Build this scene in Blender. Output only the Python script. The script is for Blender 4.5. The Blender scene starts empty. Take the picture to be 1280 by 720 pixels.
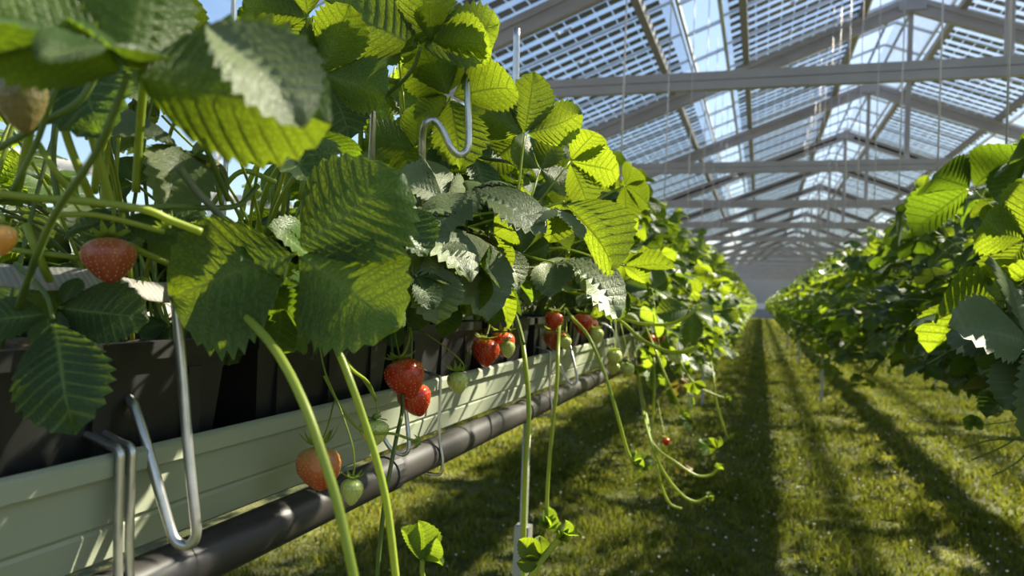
import bpy, math, random
import numpy as np
from mathutils import Vector, Matrix

random.seed(7); rng = np.random.default_rng(7)
SC = bpy.context.scene
COL = SC.collection
PI = math.pi
H = 1.15                                    # camera height above the grass
FPX = 960.0                                 # focal length in pixels of the 1280 px frame

# ------------------------------------------------------------------ camera
YAW, PITCH, ROLL = math.radians(17.93), math.radians(0.5), math.radians(2.1)
_F = Vector((-math.sin(YAW) * math.cos(PITCH), math.cos(YAW) * math.cos(PITCH), math.sin(PITCH)))
_R0 = Vector((math.cos(YAW), math.sin(YAW), 0))
_U0 = _R0.cross(_F)
R_ = _R0 * math.cos(ROLL) + _U0 * math.sin(ROLL)
U_ = _U0 * math.cos(ROLL) - _R0 * math.sin(ROLL)
CAM = Vector((0, 0, H))
cd = bpy.data.cameras.new('camera'); cam = bpy.data.objects.new('camera', cd); COL.objects.link(cam)
cd.sensor_width = 36; cd.lens = 36 * FPX / 1280; cd.clip_start = 0.02; cd.clip_end = 400
cd.dof.use_dof = True; cd.dof.focus_distance = 0.86; cd.dof.aperture_fstop = 7.5
m = Matrix.Identity(4)
for i in range(3):
    m[i][0], m[i][1], m[i][2], m[i][3] = R_[i], U_[i], -_F[i], CAM[i]
cam.matrix_world = m
SC.camera = cam

def at(x, y, D):                            # the point of the place seen at a photo pixel, D metres deep
    return CAM + _F * D + R_ * ((x - 640) / FPX * D) + U_ * ((360 - y) / FPX * D)
def cdir(r, u, f):                          # direction: right, up, towards the viewer
    return (R_ * r + U_ * u - _F * f).normalized()
def proj(p):
    d = Vector(p) - CAM; D = d.dot(_F)
    if D < 0.01: return (-9e3, -9e3, D)
    return (640 + FPX * d.dot(R_) / D, 360 - FPX * d.dot(U_) / D, D)

# ------------------------------------------------------------------ materials
def mat(name): 
    m = bpy.data.materials.new(name); m.use_nodes = True
    nt = m.node_tree; nt.nodes.clear()
    out = nt.nodes.new('ShaderNodeOutputMaterial')
    return m, nt, out
def N(nt, t, **kw):
    n = nt.nodes.new(t)
    for k, v in kw.items():
        if k in n.inputs: n.inputs[k].default_value = v
        else: setattr(n, k, v)
    return n
def mixc(nt, fac, a, b, blend='MIX'):
    n = nt.nodes.new('ShaderNodeMix'); n.data_type = 'RGBA'; n.blend_type = blend
    for s, v in ((0, fac), (6, a), (7, b)):
        if hasattr(v, 'is_linked'): nt.links.new(v, n.inputs[s])
        else: n.inputs[s].default_value = v if s == 0 else (*v, 1)
    return n.outputs[2]
def ramp(nt, src, stops):
    r = nt.nodes.new('ShaderNodeValToRGB'); nt.links.new(src, r.inputs[0])
    e = r.color_ramp.elements
    while len(e) < len(stops): e.new(0.5)
    for k, (p, c) in enumerate(stops):
        e[k].position = p; e[k].color = (*c, 1) if len(c) == 3 else c
    return r.outputs[0]
def math_(nt, op, a, b=None, c=None):
    n = nt.nodes.new('ShaderNodeMath'); n.operation = op
    for s, v in ((0, a), (1, b), (2, c)):
        if v is None: continue
        if hasattr(v, 'is_linked'): nt.links.new(v, n.inputs[s])
        else: n.inputs[s].default_value = v
    return n.outputs[0]

def leaf_mat(name, top, through, rough=0.42, trans=0.5, vein=(0.22, 0.30, 0.06), spec=0.42):
    m, nt, out = mat(name); L = nt.links
    uv = N(nt, 'ShaderNodeUVMap'); sx = N(nt, 'ShaderNodeSeparateXYZ'); L.new(uv.outputs[0], sx.inputs[0])
    fr = math_(nt, 'FRACT', math_(nt, 'ADD', sx.outputs[1], 0.5))
    d = math_(nt, 'ABSOLUTE', math_(nt, 'SUBTRACT', fr, 0.5))
    v1 = math_(nt, 'SUBTRACT', 1.0, math_(nt, 'MULTIPLY', d, 6.5)); v1 = math_(nt, 'MAXIMUM', v1, 0.0)
    mid = math_(nt, 'MAXIMUM', math_(nt, 'SUBTRACT', 1.0, math_(nt, 'MULTIPLY', math_(nt, 'ABSOLUTE', sx.outputs[0]), 16.0)), 0.0)
    v = math_(nt, 'MAXIMUM', math_(nt, 'MULTIPLY', v1, 0.75), mid)
    oi = N(nt, 'ShaderNodeObjectInfo'); geo = N(nt, 'ShaderNodeNewGeometry')
    nz = N(nt, 'ShaderNodeTexNoise', Scale=9.0, Detail=2.0); tc = N(nt, 'ShaderNodeTexCoord'); L.new(geo.outputs['Position'], nz.inputs['Vector'])
    var = math_(nt, 'ADD', math_(nt, 'MULTIPLY', nz.outputs[0], 0.7), math_(nt, 'MULTIPLY', oi.outputs['Random'], 0.3))
    c0 = mixc(nt, var, tuple(x * 0.72 for x in top), tuple(x * 1.35 for x in top))
    c1 = mixc(nt, v, c0, vein)
    t0 = mixc(nt, var, tuple(x * 0.8 for x in through), tuple(min(1, x * 1.18) for x in through))
    t1 = mixc(nt, v, t0, tuple(x * 0.30 for x in through))
    vo = N(nt, 'ShaderNodeTexVoronoi', Scale=1.0, feature='DISTANCE_TO_EDGE'); mp = N(nt, 'ShaderNodeMapping'); mp.inputs['Scale'].default_value = (9, 3.2, 1)
    L.new(uv.outputs[0], mp.inputs[0]); L.new(mp.outputs[0], vo.inputs['Vector'])
    hgt = math_(nt, 'SUBTRACT', math_(nt, 'MINIMUM', vo.outputs[0], 0.25), math_(nt, 'MULTIPLY', v, 0.25))
    bp = N(nt, 'ShaderNodeBump', Strength=0.55, Distance=0.0012); L.new(hgt, bp.inputs['Height'])
    ret = math_(nt, 'MINIMUM', math_(nt, 'ADD', math_(nt, 'MULTIPLY', vo.outputs[0], 2.2), 0.62), 1.0)
    t1 = mixc(nt, 1.0, t1, ret, 'MULTIPLY')
    p = N(nt, 'ShaderNodeBsdfPrincipled', Roughness=rough); L.new(c1, p.inputs['Base Color']); L.new(bp.outputs[0], p.inputs['Normal'])
    p.inputs['Specular IOR Level'].default_value = spec
    p.inputs['Sheen Weight'].default_value = 0.12; p.inputs['Sheen Roughness'].default_value = 0.4
    t = N(nt, 'ShaderNodeBsdfTranslucent'); L.new(t1, t.inputs[0]); L.new(bp.outputs[0], t.inputs['Normal'])
    mx = N(nt, 'ShaderNodeMixShader', Fac=trans); L.new(p.outputs[0], mx.inputs[1]); L.new(t.outputs[0], mx.inputs[2]); L.new(mx.outputs[0], out.inputs[0])
    return m
def simple(name, col, rough=0.5, metal=0.0, noise=None, bump=0.0, scale=40.0, spec=0.5, trans=0.0, tcol=None):
    m, nt, out = mat(name); L = nt.links
    p = N(nt, 'ShaderNodeBsdfPrincipled', Roughness=rough, Metallic=metal); p.inputs['Specular IOR Level'].default_value = spec
    p.inputs['Base Color'].default_value = (*col, 1)
    if noise or bump:
        g = N(nt, 'ShaderNodeNewGeometry'); nz = N(nt, 'ShaderNodeTexNoise', Scale=scale, Detail=5.0); L.new(g.outputs['Position'], nz.inputs['Vector'])
        if noise: L.new(ramp(nt, nz.outputs[0], [(0.3, col), (0.7, noise)]), p.inputs['Base Color'])
        if bump:
            b = N(nt, 'ShaderNodeBump', Strength=bump, Distance=0.004); L.new(nz.outputs[0], b.inputs['Height']); L.new(b.outputs[0], p.inputs['Normal'])
    if trans:
        t = N(nt, 'ShaderNodeBsdfTranslucent'); t.inputs[0].default_value = (*(tcol or col), 1)
        mx = N(nt, 'ShaderNodeMixShader', Fac=trans); L.new(p.outputs[0], mx.inputs[1]); L.new(t.outputs[0], mx.inputs[2]); L.new(mx.outputs[0], out.inputs[0])
    else: L.new(p.outputs[0], out.inputs[0])
    return m
def glass_mat(name, tint, refl=0.08):
    m, nt, out = mat(name); L = nt.links
    t = N(nt, 'ShaderNodeBsdfTransparent'); t.inputs[0].default_value = (*tint, 1)
    g = N(nt, 'ShaderNodeBsdfGlossy', Roughness=0.05)
    lw = N(nt, 'ShaderNodeFresnel', IOR=1.3)
    f = math_(nt, 'MULTIPLY', lw.outputs[0], 0.35)
    mx = N(nt, 'ShaderNodeMixShader'); L.new(f, mx.inputs[0]); L.new(t.outputs[0], mx.inputs[1]); L.new(g.outputs[0], mx.inputs[2]); L.new(mx.outputs[0], out.inputs[0])
    return m
def berry_mat(name, stops, rough=0.25):     # colour changes from the shoulder under the calyx to the tip
    m, nt, out = mat(name); L = nt.links
    tc = N(nt, 'ShaderNodeTexCoord'); s = N(nt, 'ShaderNodeSeparateXYZ'); L.new(tc.outputs['Generated'], s.inputs[0])
    nz = N(nt, 'ShaderNodeTexNoise', Scale=2.2, Detail=3.0); L.new(tc.outputs['Generated'], nz.inputs['Vector'])
    f = math_(nt, 'ADD', s.outputs[2], math_(nt, 'MULTIPLY', math_(nt, 'SUBTRACT', nz.outputs[0], 0.5), 0.5))
    p = N(nt, 'ShaderNodeBsdfPrincipled', Roughness=rough); L.new(ramp(nt, f, stops), p.inputs['Base Color'])
    p.inputs['Subsurface Weight'].default_value = 0.25; p.inputs['Subsurface Radius'].default_value = (0.006, 0.002, 0.001); p.inputs['Subsurface Scale'].default_value = 1.0
    p.inputs['Coat Weight'].default_value = 0.3; p.inputs['Coat Roughness'].default_value = 0.2
    L.new(p.outputs[0], out.inputs[0]); return m

M = {}
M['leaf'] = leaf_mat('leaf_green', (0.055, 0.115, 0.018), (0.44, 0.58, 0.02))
M['leaf_dark'] = leaf_mat('leaf_shade_green', (0.040, 0.085, 0.013), (0.22, 0.35, 0.012), trans=0.42)  # darker green; its tone also puts shade into the shaded leaves
M['leaf_young'] = leaf_mat('leaf_young_green', (0.09, 0.17, 0.02), (0.46, 0.64, 0.03), trans=0.55)
M['leaf_grey'] = leaf_mat('leaf_sun_sheen', (0.125, 0.17, 0.048), (0.22, 0.32, 0.02), rough=0.5, trans=0.18, vein=(0.20, 0.22, 0.12), spec=0.5)  # lighter grey-green base stands in for sunlit sheen
M['leaf_dry'] = leaf_mat('leaf_yellowed', (0.20, 0.13, 0.035), (0.45, 0.36, 0.03), trans=0.4)
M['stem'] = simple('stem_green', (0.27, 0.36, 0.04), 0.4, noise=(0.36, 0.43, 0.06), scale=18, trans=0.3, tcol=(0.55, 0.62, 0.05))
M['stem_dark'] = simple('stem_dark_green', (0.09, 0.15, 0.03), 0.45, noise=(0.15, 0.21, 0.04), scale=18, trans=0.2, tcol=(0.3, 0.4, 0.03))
M['stem_grey'] = simple('stem_cut_grey', (0.10, 0.13, 0.08), 0.55, noise=(0.15, 0.17, 0.11), scale=60)
M['calyx'] = simple('calyx_green', (0.20, 0.30, 0.05), 0.5, trans=0.35, tcol=(0.5, 0.6, 0.06))
M['ripe'] = berry_mat('berry_ripe', [(0.0, (0.50, 0.030, 0.012)), (0.6, (0.56, 0.032, 0.012)), (0.85, (0.62, 0.09, 0.02)), (1.0, (0.66, 0.22, 0.06))])
M['blush'] = berry_mat('berry_blush', [(0.0, (0.55, 0.07, 0.03)), (0.4, (0.62, 0.14, 0.045)), (0.75, (0.66, 0.25, 0.08)), (1.0, (0.64, 0.40, 0.15))], 0.35)
M['orange'] = berry_mat('berry_orange', [(0.0, (0.66, 0.25, 0.04)), (0.5, (0.72, 0.30, 0.05)), (1.0, (0.70, 0.48, 0.12))], 0.35)
M['unripe'] = berry_mat('berry_unripe', [(0.0, (0.66, 0.68, 0.20)), (0.5, (0.60, 0.65, 0.17)), (1.0, (0.50, 0.60, 0.15))], 0.4)
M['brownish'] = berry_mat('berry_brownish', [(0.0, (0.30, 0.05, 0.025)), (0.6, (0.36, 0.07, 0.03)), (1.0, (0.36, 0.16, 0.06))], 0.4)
M['dull'] = berry_mat('berry_dull', [(0.0, (0.20, 0.15, 0.04)), (0.5, (0.17, 0.14, 0.035)), (1.0, (0.15, 0.15, 0.04))], 0.5)
M['seed'] = simple('seed_yellow', (0.72, 0.52, 0.12), 0.3)
M['seed_dark'] = simple('seed_brown', (0.16, 0.12, 0.03), 0.4)
M['gutter'] = simple('gutter_metal', (0.32, 0.345, 0.24), 0.4, noise=(0.375, 0.40, 0.285), scale=7, spec=0.5)  # green tint paints reflected foliage into the off-white metal
M['pipe'] = simple('pipe_plastic', (0.028, 0.026, 0.025), 0.42, noise=(0.05, 0.044, 0.040), scale=14)
M['pot'] = simple('pot_plastic', (0.006, 0.007, 0.006), 0.5, noise=(0.013, 0.013, 0.012), scale=30, bump=0.15)
M['soil'] = simple('substrate', (0.02, 0.013, 0.008), 0.9, noise=(0.14, 0.09, 0.05), bump=1.0, scale=140)
M['wire'] = simple('galvanised_wire', (0.50, 0.50, 0.48), 0.32, 0.9, noise=(0.62, 0.61, 0.58), scale=90)
M['steel'] = simple('galvanised_steel', (0.31, 0.305, 0.33), 0.5, 0.1, noise=(0.37, 0.365, 0.39), scale=3)
M['steel_dark'] = simple('galvanised_dark', (0.24, 0.24, 0.26), 0.5, 0.1)
M['alu'] = simple('aluminium', (0.62, 0.64, 0.67), 0.35, 0.6)
M['cell'] = simple('solar_cell', (0.12, 0.14, 0.20), 0.35)
M['glass'] = glass_mat('roof_glass', (0.90, 0.94, 0.97))
M['cable'] = simple('steel_cable', (0.42, 0.42, 0.44), 0.4, 0.5)
M['wallpanel'] = simple('wall_panel_grey', (0.34, 0.35, 0.38), 0.6, noise=(0.40, 0.41, 0.44), scale=0.6)
M['yard'] = simple('yard_bounce', (0.20, 0.19, 0.16), 0.9, noise=(0.26, 0.24, 0.21), scale=2)
M['white'] = simple('white_board', (0.78, 0.78, 0.78), 0.6)
M['post'] = simple('post_grey', (0.36, 0.35, 0.31), 0.45, 0.3, noise=(0.44, 0.43, 0.38), scale=40)

def tape_mat():
    m, nt, out = mat('woven_tape'); L = nt.links
    uv = N(nt, 'ShaderNodeUVMap'); mp = N(nt, 'ShaderNodeMapping'); mp.inputs['Scale'].default_value = (1, 1, 1); L.new(uv.outputs[0], mp.inputs[0])
    w1 = N(nt, 'ShaderNodeTexWave', Scale=1.0, wave_type='BANDS'); w1.bands_direction = 'X'; L.new(mp.outputs[0], w1.inputs['Vector'])
    w2 = N(nt, 'ShaderNodeTexWave', Scale=2.5, wave_type='BANDS'); w2.bands_direction = 'Y'; L.new(mp.outputs[0], w2.inputs['Vector'])
    hh = math_(nt, 'MULTIPLY', w1.outputs[1], w2.outputs[1])
    c = ramp(nt, hh, [(0.0, (0.40, 0.38, 0.33)), (0.6, (0.72, 0.70, 0.64))])
    p = N(nt, 'ShaderNodeBsdfPrincipled', Roughness=0.7); L.new(c, p.inputs['Base Color'])
    b = N(nt, 'ShaderNodeBump', Strength=0.7, Distance=0.001); L.new(hh, b.inputs['Height']); L.new(b.outputs[0], p.inputs['Normal'])
    t = N(nt, 'ShaderNodeBsdfTranslucent'); t.inputs[0].default_value = (0.7, 0.68, 0.6, 1)
    mx = N(nt, 'ShaderNodeMixShader', Fac=0.25); L.new(p.outputs[0], mx.inputs[1]); L.new(t.outputs[0], mx.inputs[2]); L.new(mx.outputs[0], out.inputs[0])
    return m
M['tape'] = tape_mat()
def ground_mat():
    m, nt, out = mat('lawn_soil'); L = nt.links
    g = N(nt, 'ShaderNodeNewGeometry')
    a = N(nt, 'ShaderNodeTexNoise', Scale=3.0, Detail=6.0); L.new(g.outputs['Position'], a.inputs['Vector'])
    b = N(nt, 'ShaderNodeTexNoise', Scale=60.0, Detail=4.0); L.new(g.outputs['Position'], b.inputs['Vector'])
    c = ramp(nt, math_(nt, 'ADD', math_(nt, 'MULTIPLY', a.outputs[0], 0.6), math_(nt, 'MULTIPLY', b.outputs[0], 0.4)),
             [(0.3, (0.035, 0.040, 0.012)), (0.5, (0.085, 0.095, 0.022)), (0.72, (0.16, 0.15, 0.045))])
    bp = N(nt, 'ShaderNodeBump', Strength=0.8, Distance=0.02); L.new(b.outputs[0], bp.inputs['Height'])
    p = N(nt, 'ShaderNodeBsdfPrincipled', Roughness=0.9); L.new(c, p.inputs['Base Color']); L.new(bp.outputs[0], p.inputs['Normal']); L.new(p.outputs[0], out.inputs[0])
    return m
M['ground'] = ground_mat()
def grass_mat():
    m, nt, out = mat('grass_blades'); L = nt.links
    g = N(nt, 'ShaderNodeNewGeometry')
    a = N(nt, 'ShaderNodeTexNoise', Scale=5.0, Detail=5.0); L.new(g.outputs['Position'], a.inputs['Vector'])
    rnd = g.outputs['Random Per Island']
    f = math_(nt, 'ADD', math_(nt, 'MULTIPLY', a.outputs[0], 0.6), math_(nt, 'MULTIPLY', rnd, 0.4))
    c = ramp(nt, f, [(0.30, (0.035, 0.060, 0.008)), (0.5, (0.095, 0.125, 0.016)), (0.66, (0.19, 0.19, 0.028)), (0.85, (0.36, 0.30, 0.10))])
    p = N(nt, 'ShaderNodeBsdfPrincipled', Roughness=0.7); p.inputs['Specular IOR Level'].default_value = 0.15; L.new(c, p.inputs['Base Color'])
    t = N(nt, 'ShaderNodeBsdfTranslucent'); L.new(mixc(nt, 0.5, c, (0.34, 0.36, 0.03)), t.inputs[0])
    mx = N(nt, 'ShaderNodeMixShader', Fac=0.4); L.new(p.outputs[0], mx.inputs[1]); L.new(t.outputs[0], mx.inputs[2]); L.new(mx.outputs[0], out.inputs[0])
    return m
M['grass'] = grass_mat()
M['petal'] = simple('clover_white', (0.80, 0.78, 0.66), 0.6, trans=0.3)

# ------------------------------------------------------------------ object helpers
def tag(o, label=None, cat=None, group=None, kind=None):
    if label: o['label'] = label
    if cat: o['category'] = cat
    if group: o['group'] = group
    if kind: o['kind'] = kind
    return o
def empty(name, loc, label, cat, group=None):
    o = bpy.data.objects.new(name, None); COL.objects.link(o); o.location = loc; o.empty_display_size = 0.05
    return tag(o, label, cat, group)
def mesh_data(name, V, F, material, UV=None, smooth=True):
    """V (n,3), F list of index arrays; each array (k, 3|4)."""
    me = bpy.data.meshes.new(name); V = np.asarray(V, dtype=np.float32)
    if isinstance(F, np.ndarray): F = [F]
    loops = np.concatenate([np.asarray(f, dtype=np.int32).ravel() for f in F])
    tot = np.concatenate([np.full(len(f), np.asarray(f).shape[1], dtype=np.int32) for f in F])
    st = np.concatenate([[0], np.cumsum(tot)[:-1]]).astype(np.int32)
    me.vertices.add(len(V)); me.vertices.foreach_set('co', V.ravel())
    me.loops.add(len(loops)); me.loops.foreach_set('vertex_index', loops)
    me.polygons.add(len(tot)); me.polygons.foreach_set('loop_start', st)
    try: me.polygons.foreach_set('loop_total', tot)
    except Exception: pass
    me.polygons.foreach_set('use_smooth', np.full(len(tot), bool(smooth)))
    if UV is not None:
        l = me.uv_layers.new(name='UVMap'); l.data.foreach_set('uv', np.asarray(UV, dtype=np.float32)[loops].ravel())
    me.materials.append(material); me.update(calc_edges=True); me.validate()
    return me
def obj(name, me, parent=None, loc=None):
    o = bpy.data.objects.new(name, me); COL.objects.link(o)
    if parent is not None: o.parent = parent
    if loc is not None: o.location = loc
    return o
class MB:                                   # collects simple solids into one mesh
    def __init__(s): s.V = []; s.F4 = []; s.F3 = []; s.n = 0
    def add(s, V, F4=None, F3=None):
        V = np.asarray(V, float); s.V.append(V)
        if F4 is not None and len(F4): s.F4.append(np.asarray(F4) + s.n)
        if F3 is not None and len(F3): s.F3.append(np.asarray(F3) + s.n)
        s.n += len(V)
    def box(s, c, d, M3=None, bev=0.0):
        c = np.array(c, float); h = np.array(d, float) / 2
        sg = np.array([[x, y, z] for x in (-1, 1) for y in (-1, 1) for z in (-1, 1)], float) * h
        if M3 is not None: sg = sg @ np.array(M3).T
        s.add(sg + c, [[0, 1, 3, 2], [4, 6, 7, 5], [0, 4, 5, 1], [2, 3, 7, 6], [0, 2, 6, 4], [1, 5, 7, 3]])
    def bar(s, a, b, w, h, up=(0, 0, 1)):   # rectangular bar from a to b
        a = Vector(a); b = Vector(b); y = (b - a); L = y.length; y.normalize()
        x = y.cross(Vector(up)).normalized(); z = x.cross(y)
        M3 = np.array([[x[i], y[i], z[i]] for i in range(3)])
        s.box((a + b) / 2, (w, L, h), M3)
    def cbar(s, a, b, w, h, t=0.012, up=(0, 0, 1)):   # open C profile bar, flanges above and below a web
        a = Vector(a); b = Vector(b); y = (b - a); L = y.length; y.normalize()
        x = y.cross(Vector(up)).normalized(); z = x.cross(y); M3 = np.array([[x[i], y[i], z[i]] for i in range(3)]); c = (a + b) / 2
        s.box(c, (t, L, h), M3)
        for sg in (1, -1): s.box(c + z * (sg * (h / 2 - t / 2)), (w, L, t * 1.6), M3)
        s.box(c, (w * 0.5, L, t), M3)
    def tube(s, P, r, n=8, cap=True):
        V, F4, F3 = tube_geo(P, r, n, cap); s.add(V, F4, F3)
    def data(s, name, material, smooth=False):
        F = []
        if s.F4: F.append(np.concatenate(s.F4))
        if s.F3: F.append(np.concatenate(s.F3))
        return mesh_data(name, np.concatenate(s.V), F, material, smooth=smooth)
    def build(s, name, material, parent=None, smooth=False, loc=None):
        return obj(name, s.data(name, material, smooth), parent, loc)
def catmull(P, k=6):
    P = np.asarray([tuple(p) for p in P], float)
    if len(P) < 3: return np.array([P[0] + (P[-1] - P[0]) * t for t in np.linspace(0, 1, k + 1)])
    Q = np.vstack([2 * P[0] - P[1], P, 2 * P[-1] - P[-2]]); out = []
    for i in range(1, len(Q) - 2):
        p0, p1, p2, p3 = Q[i - 1:i + 3]
        for t in np.arange(k) / k:
            out.append(0.5 * (2 * p1 + (p2 - p0) * t + (2 * p0 - 5 * p1 + 4 * p2 - p3) * t * t + (3 * p1 - p0 - 3 * p2 + p3) * t ** 3))
    out.append(P[-1]); return np.array(out)
def tube_geo(P, r, n=8, cap=True):
    P = np.asarray([tuple(p) for p in P], float); k = len(P)
    r = np.broadcast_to(np.asarray(r, float), (k,)) if np.ndim(r) == 0 or len(np.atleast_1d(r)) == k else np.interp(np.linspace(0, 1, k), np.linspace(0, 1, len(r)), r)
    T = np.gradient(P, axis=0); T /= np.linalg.norm(T, axis=1)[:, None] + 1e-12
    a = np.array([0, 0, 1.0]) if abs(T[0][2]) < 0.9 else np.array([1.0, 0, 0])
    x = np.cross(T[0], a); x /= np.linalg.norm(x); V = []
    ang = np.arange(n) / n * 2 * PI
    for i in range(k):
        x = x - T[i] * (x @ T[i]); x /= np.linalg.norm(x) + 1e-12; y = np.cross(T[i], x)
        V.append(P[i] + r[i] * (np.cos(ang)[:, None] * x + np.sin(ang)[:, None] * y))
    V = np.concatenate(V); j = np.arange(n); jn = (j + 1) % n
    F4 = np.concatenate([np.stack([i * n + j, i * n + jn, (i + 1) * n + jn, (i + 1) * n + j], 1) for i in range(k - 1)])
    F3 = np.zeros((0, 3), int)
    if cap:
        V = np.vstack([V, P[0], P[-1]]); c0, c1 = len(V) - 2, len(V) - 1
        F3 = np.concatenate([np.stack([np.full(n, c0), jn, j], 1), np.stack([np.full(n, c1), (k - 1) * n + j, (k - 1) * n + jn], 1)])
    return V, F4, F3

# ------------------------------------------------------------------ leaves
def leaflet_geo(nt=9, M=4, W=0.43, fold=0.25, droop=0.5, ripple=0.022, tooth=0.13, asym=0.0, twist=0.0, seed=0, cup=0.0):
    """one serrated leaflet, base at the origin, midrib along +Y, length 1, upper side +Z; UV = (across, vein number)"""
    r = np.random.default_rng(seed); R = 2 * nt + 1
    t = np.linspace(0, 1, R); rows = np.arange(R)
    xm = W * np.sin(PI * np.clip(t, 0, 1) ** 1.12) ** 0.72; xm[0] = 0.012; xm[-1] = 0.006
    ym = t ** 0.92
    u0 = np.clip(ym - 0.66 * xm, 0.0, 1.0); u0 = np.maximum.accumulate(u0); u0[0] = 0; u0[-1] = 1 - 0.02
    u0 = np.maximum(u0, t ** 1.6 * 0.9)
    f = np.linspace(0, 1, M + 1); V = []; UV = []
    even = (rows % 2 == 0)
    for side_f in [(-1, x) for x in f[::-1]] + [(1, x) for x in f[1:]]:
        sd, ff = side_f
        k = np.where(even, 1.0, 1.0 - tooth * np.where(t > 0.12, 1, 0) * ff)
        mx = xm * (1 + sd * asym)
        x = sd * mx * k * ff
        y = u0 + (ym - u0) * k * ff ** 1.12
        z = np.where(even, -1, 1) * ripple * np.sin(PI * ff * 0.84) * (0.4 + 0.6 * np.sin(PI * t))
        z = z + fold * np.abs(x) + cup * (x ** 2) * 2
        z = z + 0.022 * np.sin(6.0 * y + 3.1 * sd * ff + seed)
        V.append(np.stack([x, y, z], 1)); UV.append(np.stack([np.full(R, sd * ff), rows / 2.0], 1))
    V = np.stack(V, 1); UV = np.stack(UV, 1); C = 2 * M + 1
    V = V.reshape(-1, 3); UV = UV.reshape(-1, 2)
    # curl along the midrib, twist about it
    if abs(droop) > 1e-3:
        a = droop * V[:, 1]; y = np.sin(a) / droop + V[:, 2] * np.sin(a); z = -(1 - np.cos(a)) / droop + V[:, 2] * np.cos(a)
        V = np.stack([V[:, 0], y, z], 1)
    if twist:
        a = twist * V[:, 1]; V = np.stack([V[:, 0] * np.cos(a) - V[:, 2] * np.sin(a), V[:, 1], V[:, 0] * np.sin(a) + V[:, 2] * np.cos(a)], 1)
    i = np.arange(R - 1)[:, None] * C; j = np.arange(C - 1)[None, :]
    F = np.stack([i + j, i + j + 1, i + C + j + 1, i + C + j], -1).reshape(-1, 4)
    return V, F, UV
_trif = {}
def trifoliate(spread=82, spread2=None, W=0.435, hi=True, seed=0, fold=0.25, droop=0.5, lat=(0.95, 0.95), tilt=0.25, center=1.0, ripple=0.034, asym=0.12):
    key = (spread, spread2, W, hi, seed, fold, droop, lat, tilt, center, ripple, asym)
    if key in _trif: return _trif[key]
    nt, Mq = (11, 4) if hi else (6, 2)
    Vs, Fs, Us, n = [], [], [], 0
    r = np.random.default_rng(seed + 100)
    for ang, sc, sg in ((0, center, 0), (spread, lat[0], 1), (-(spread2 or spread), lat[1], -1)):
        if sc <= 0: continue
        V, F, U = leaflet_geo(nt, Mq, W=W, fold=fold + r.uniform(-.06, .06), droop=droop + r.uniform(-.12, .12), ripple=ripple, asym=asym * sg, twist=r.uniform(-.25, .25), seed=seed * 3 + sg + 1)
        V = V * sc; V[:, 1] += 0.05
        # roll laterals a little about their midrib, then swing to the side
        tl = tilt * sg
        V = np.stack([V[:, 0] * math.cos(tl) - V[:, 2] * math.sin(tl), V[:, 1], V[:, 0] * math.sin(tl) + V[:, 2] * math.cos(tl)], 1)
        a = math.radians(ang); c, s = math.cos(a), math.sin(a)
        V = np.stack([V[:, 0] * c - V[:, 1] * s, V[:, 0] * s + V[:, 1] * c, V[:, 2]], 1)
        Vs.append(V); Fs.append(F + n); Us.append(U); n += len(V)
    res = (np.concatenate(Vs), np.concatenate(Fs), np.concatenate(Us)); _trif[key] = res
    return res
_leafmesh = {}
def leaf_mesh(matname, **kw):
    key = (matname, tuple(sorted(kw.items())))
    if key not in _leafmesh:
        V, F, U = trifoliate(**kw); _leafmesh[key] = mesh_data('leaf', V, F, M[matname], U)
    return _leafmesh[key]
def frame(d, n):
    y = Vector(d).normalized(); z = Vector(n); z = z - y * z.dot(y)
    if z.length < 1e-4: z = Vector((0.1, 0.2, 1)); z = z - y * z.dot(y)
    z.normalize(); x = y.cross(z)
    return x, y, z
def leaf_matrix(p, d, n, s):
    x, y, z = frame(d, n); mm = Matrix.Identity(4)
    for i in range(3): mm[i][0], mm[i][1], mm[i][2], mm[i][3] = x[i] * s, y[i] * s, z[i] * s, p[i]
    return mm
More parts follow.
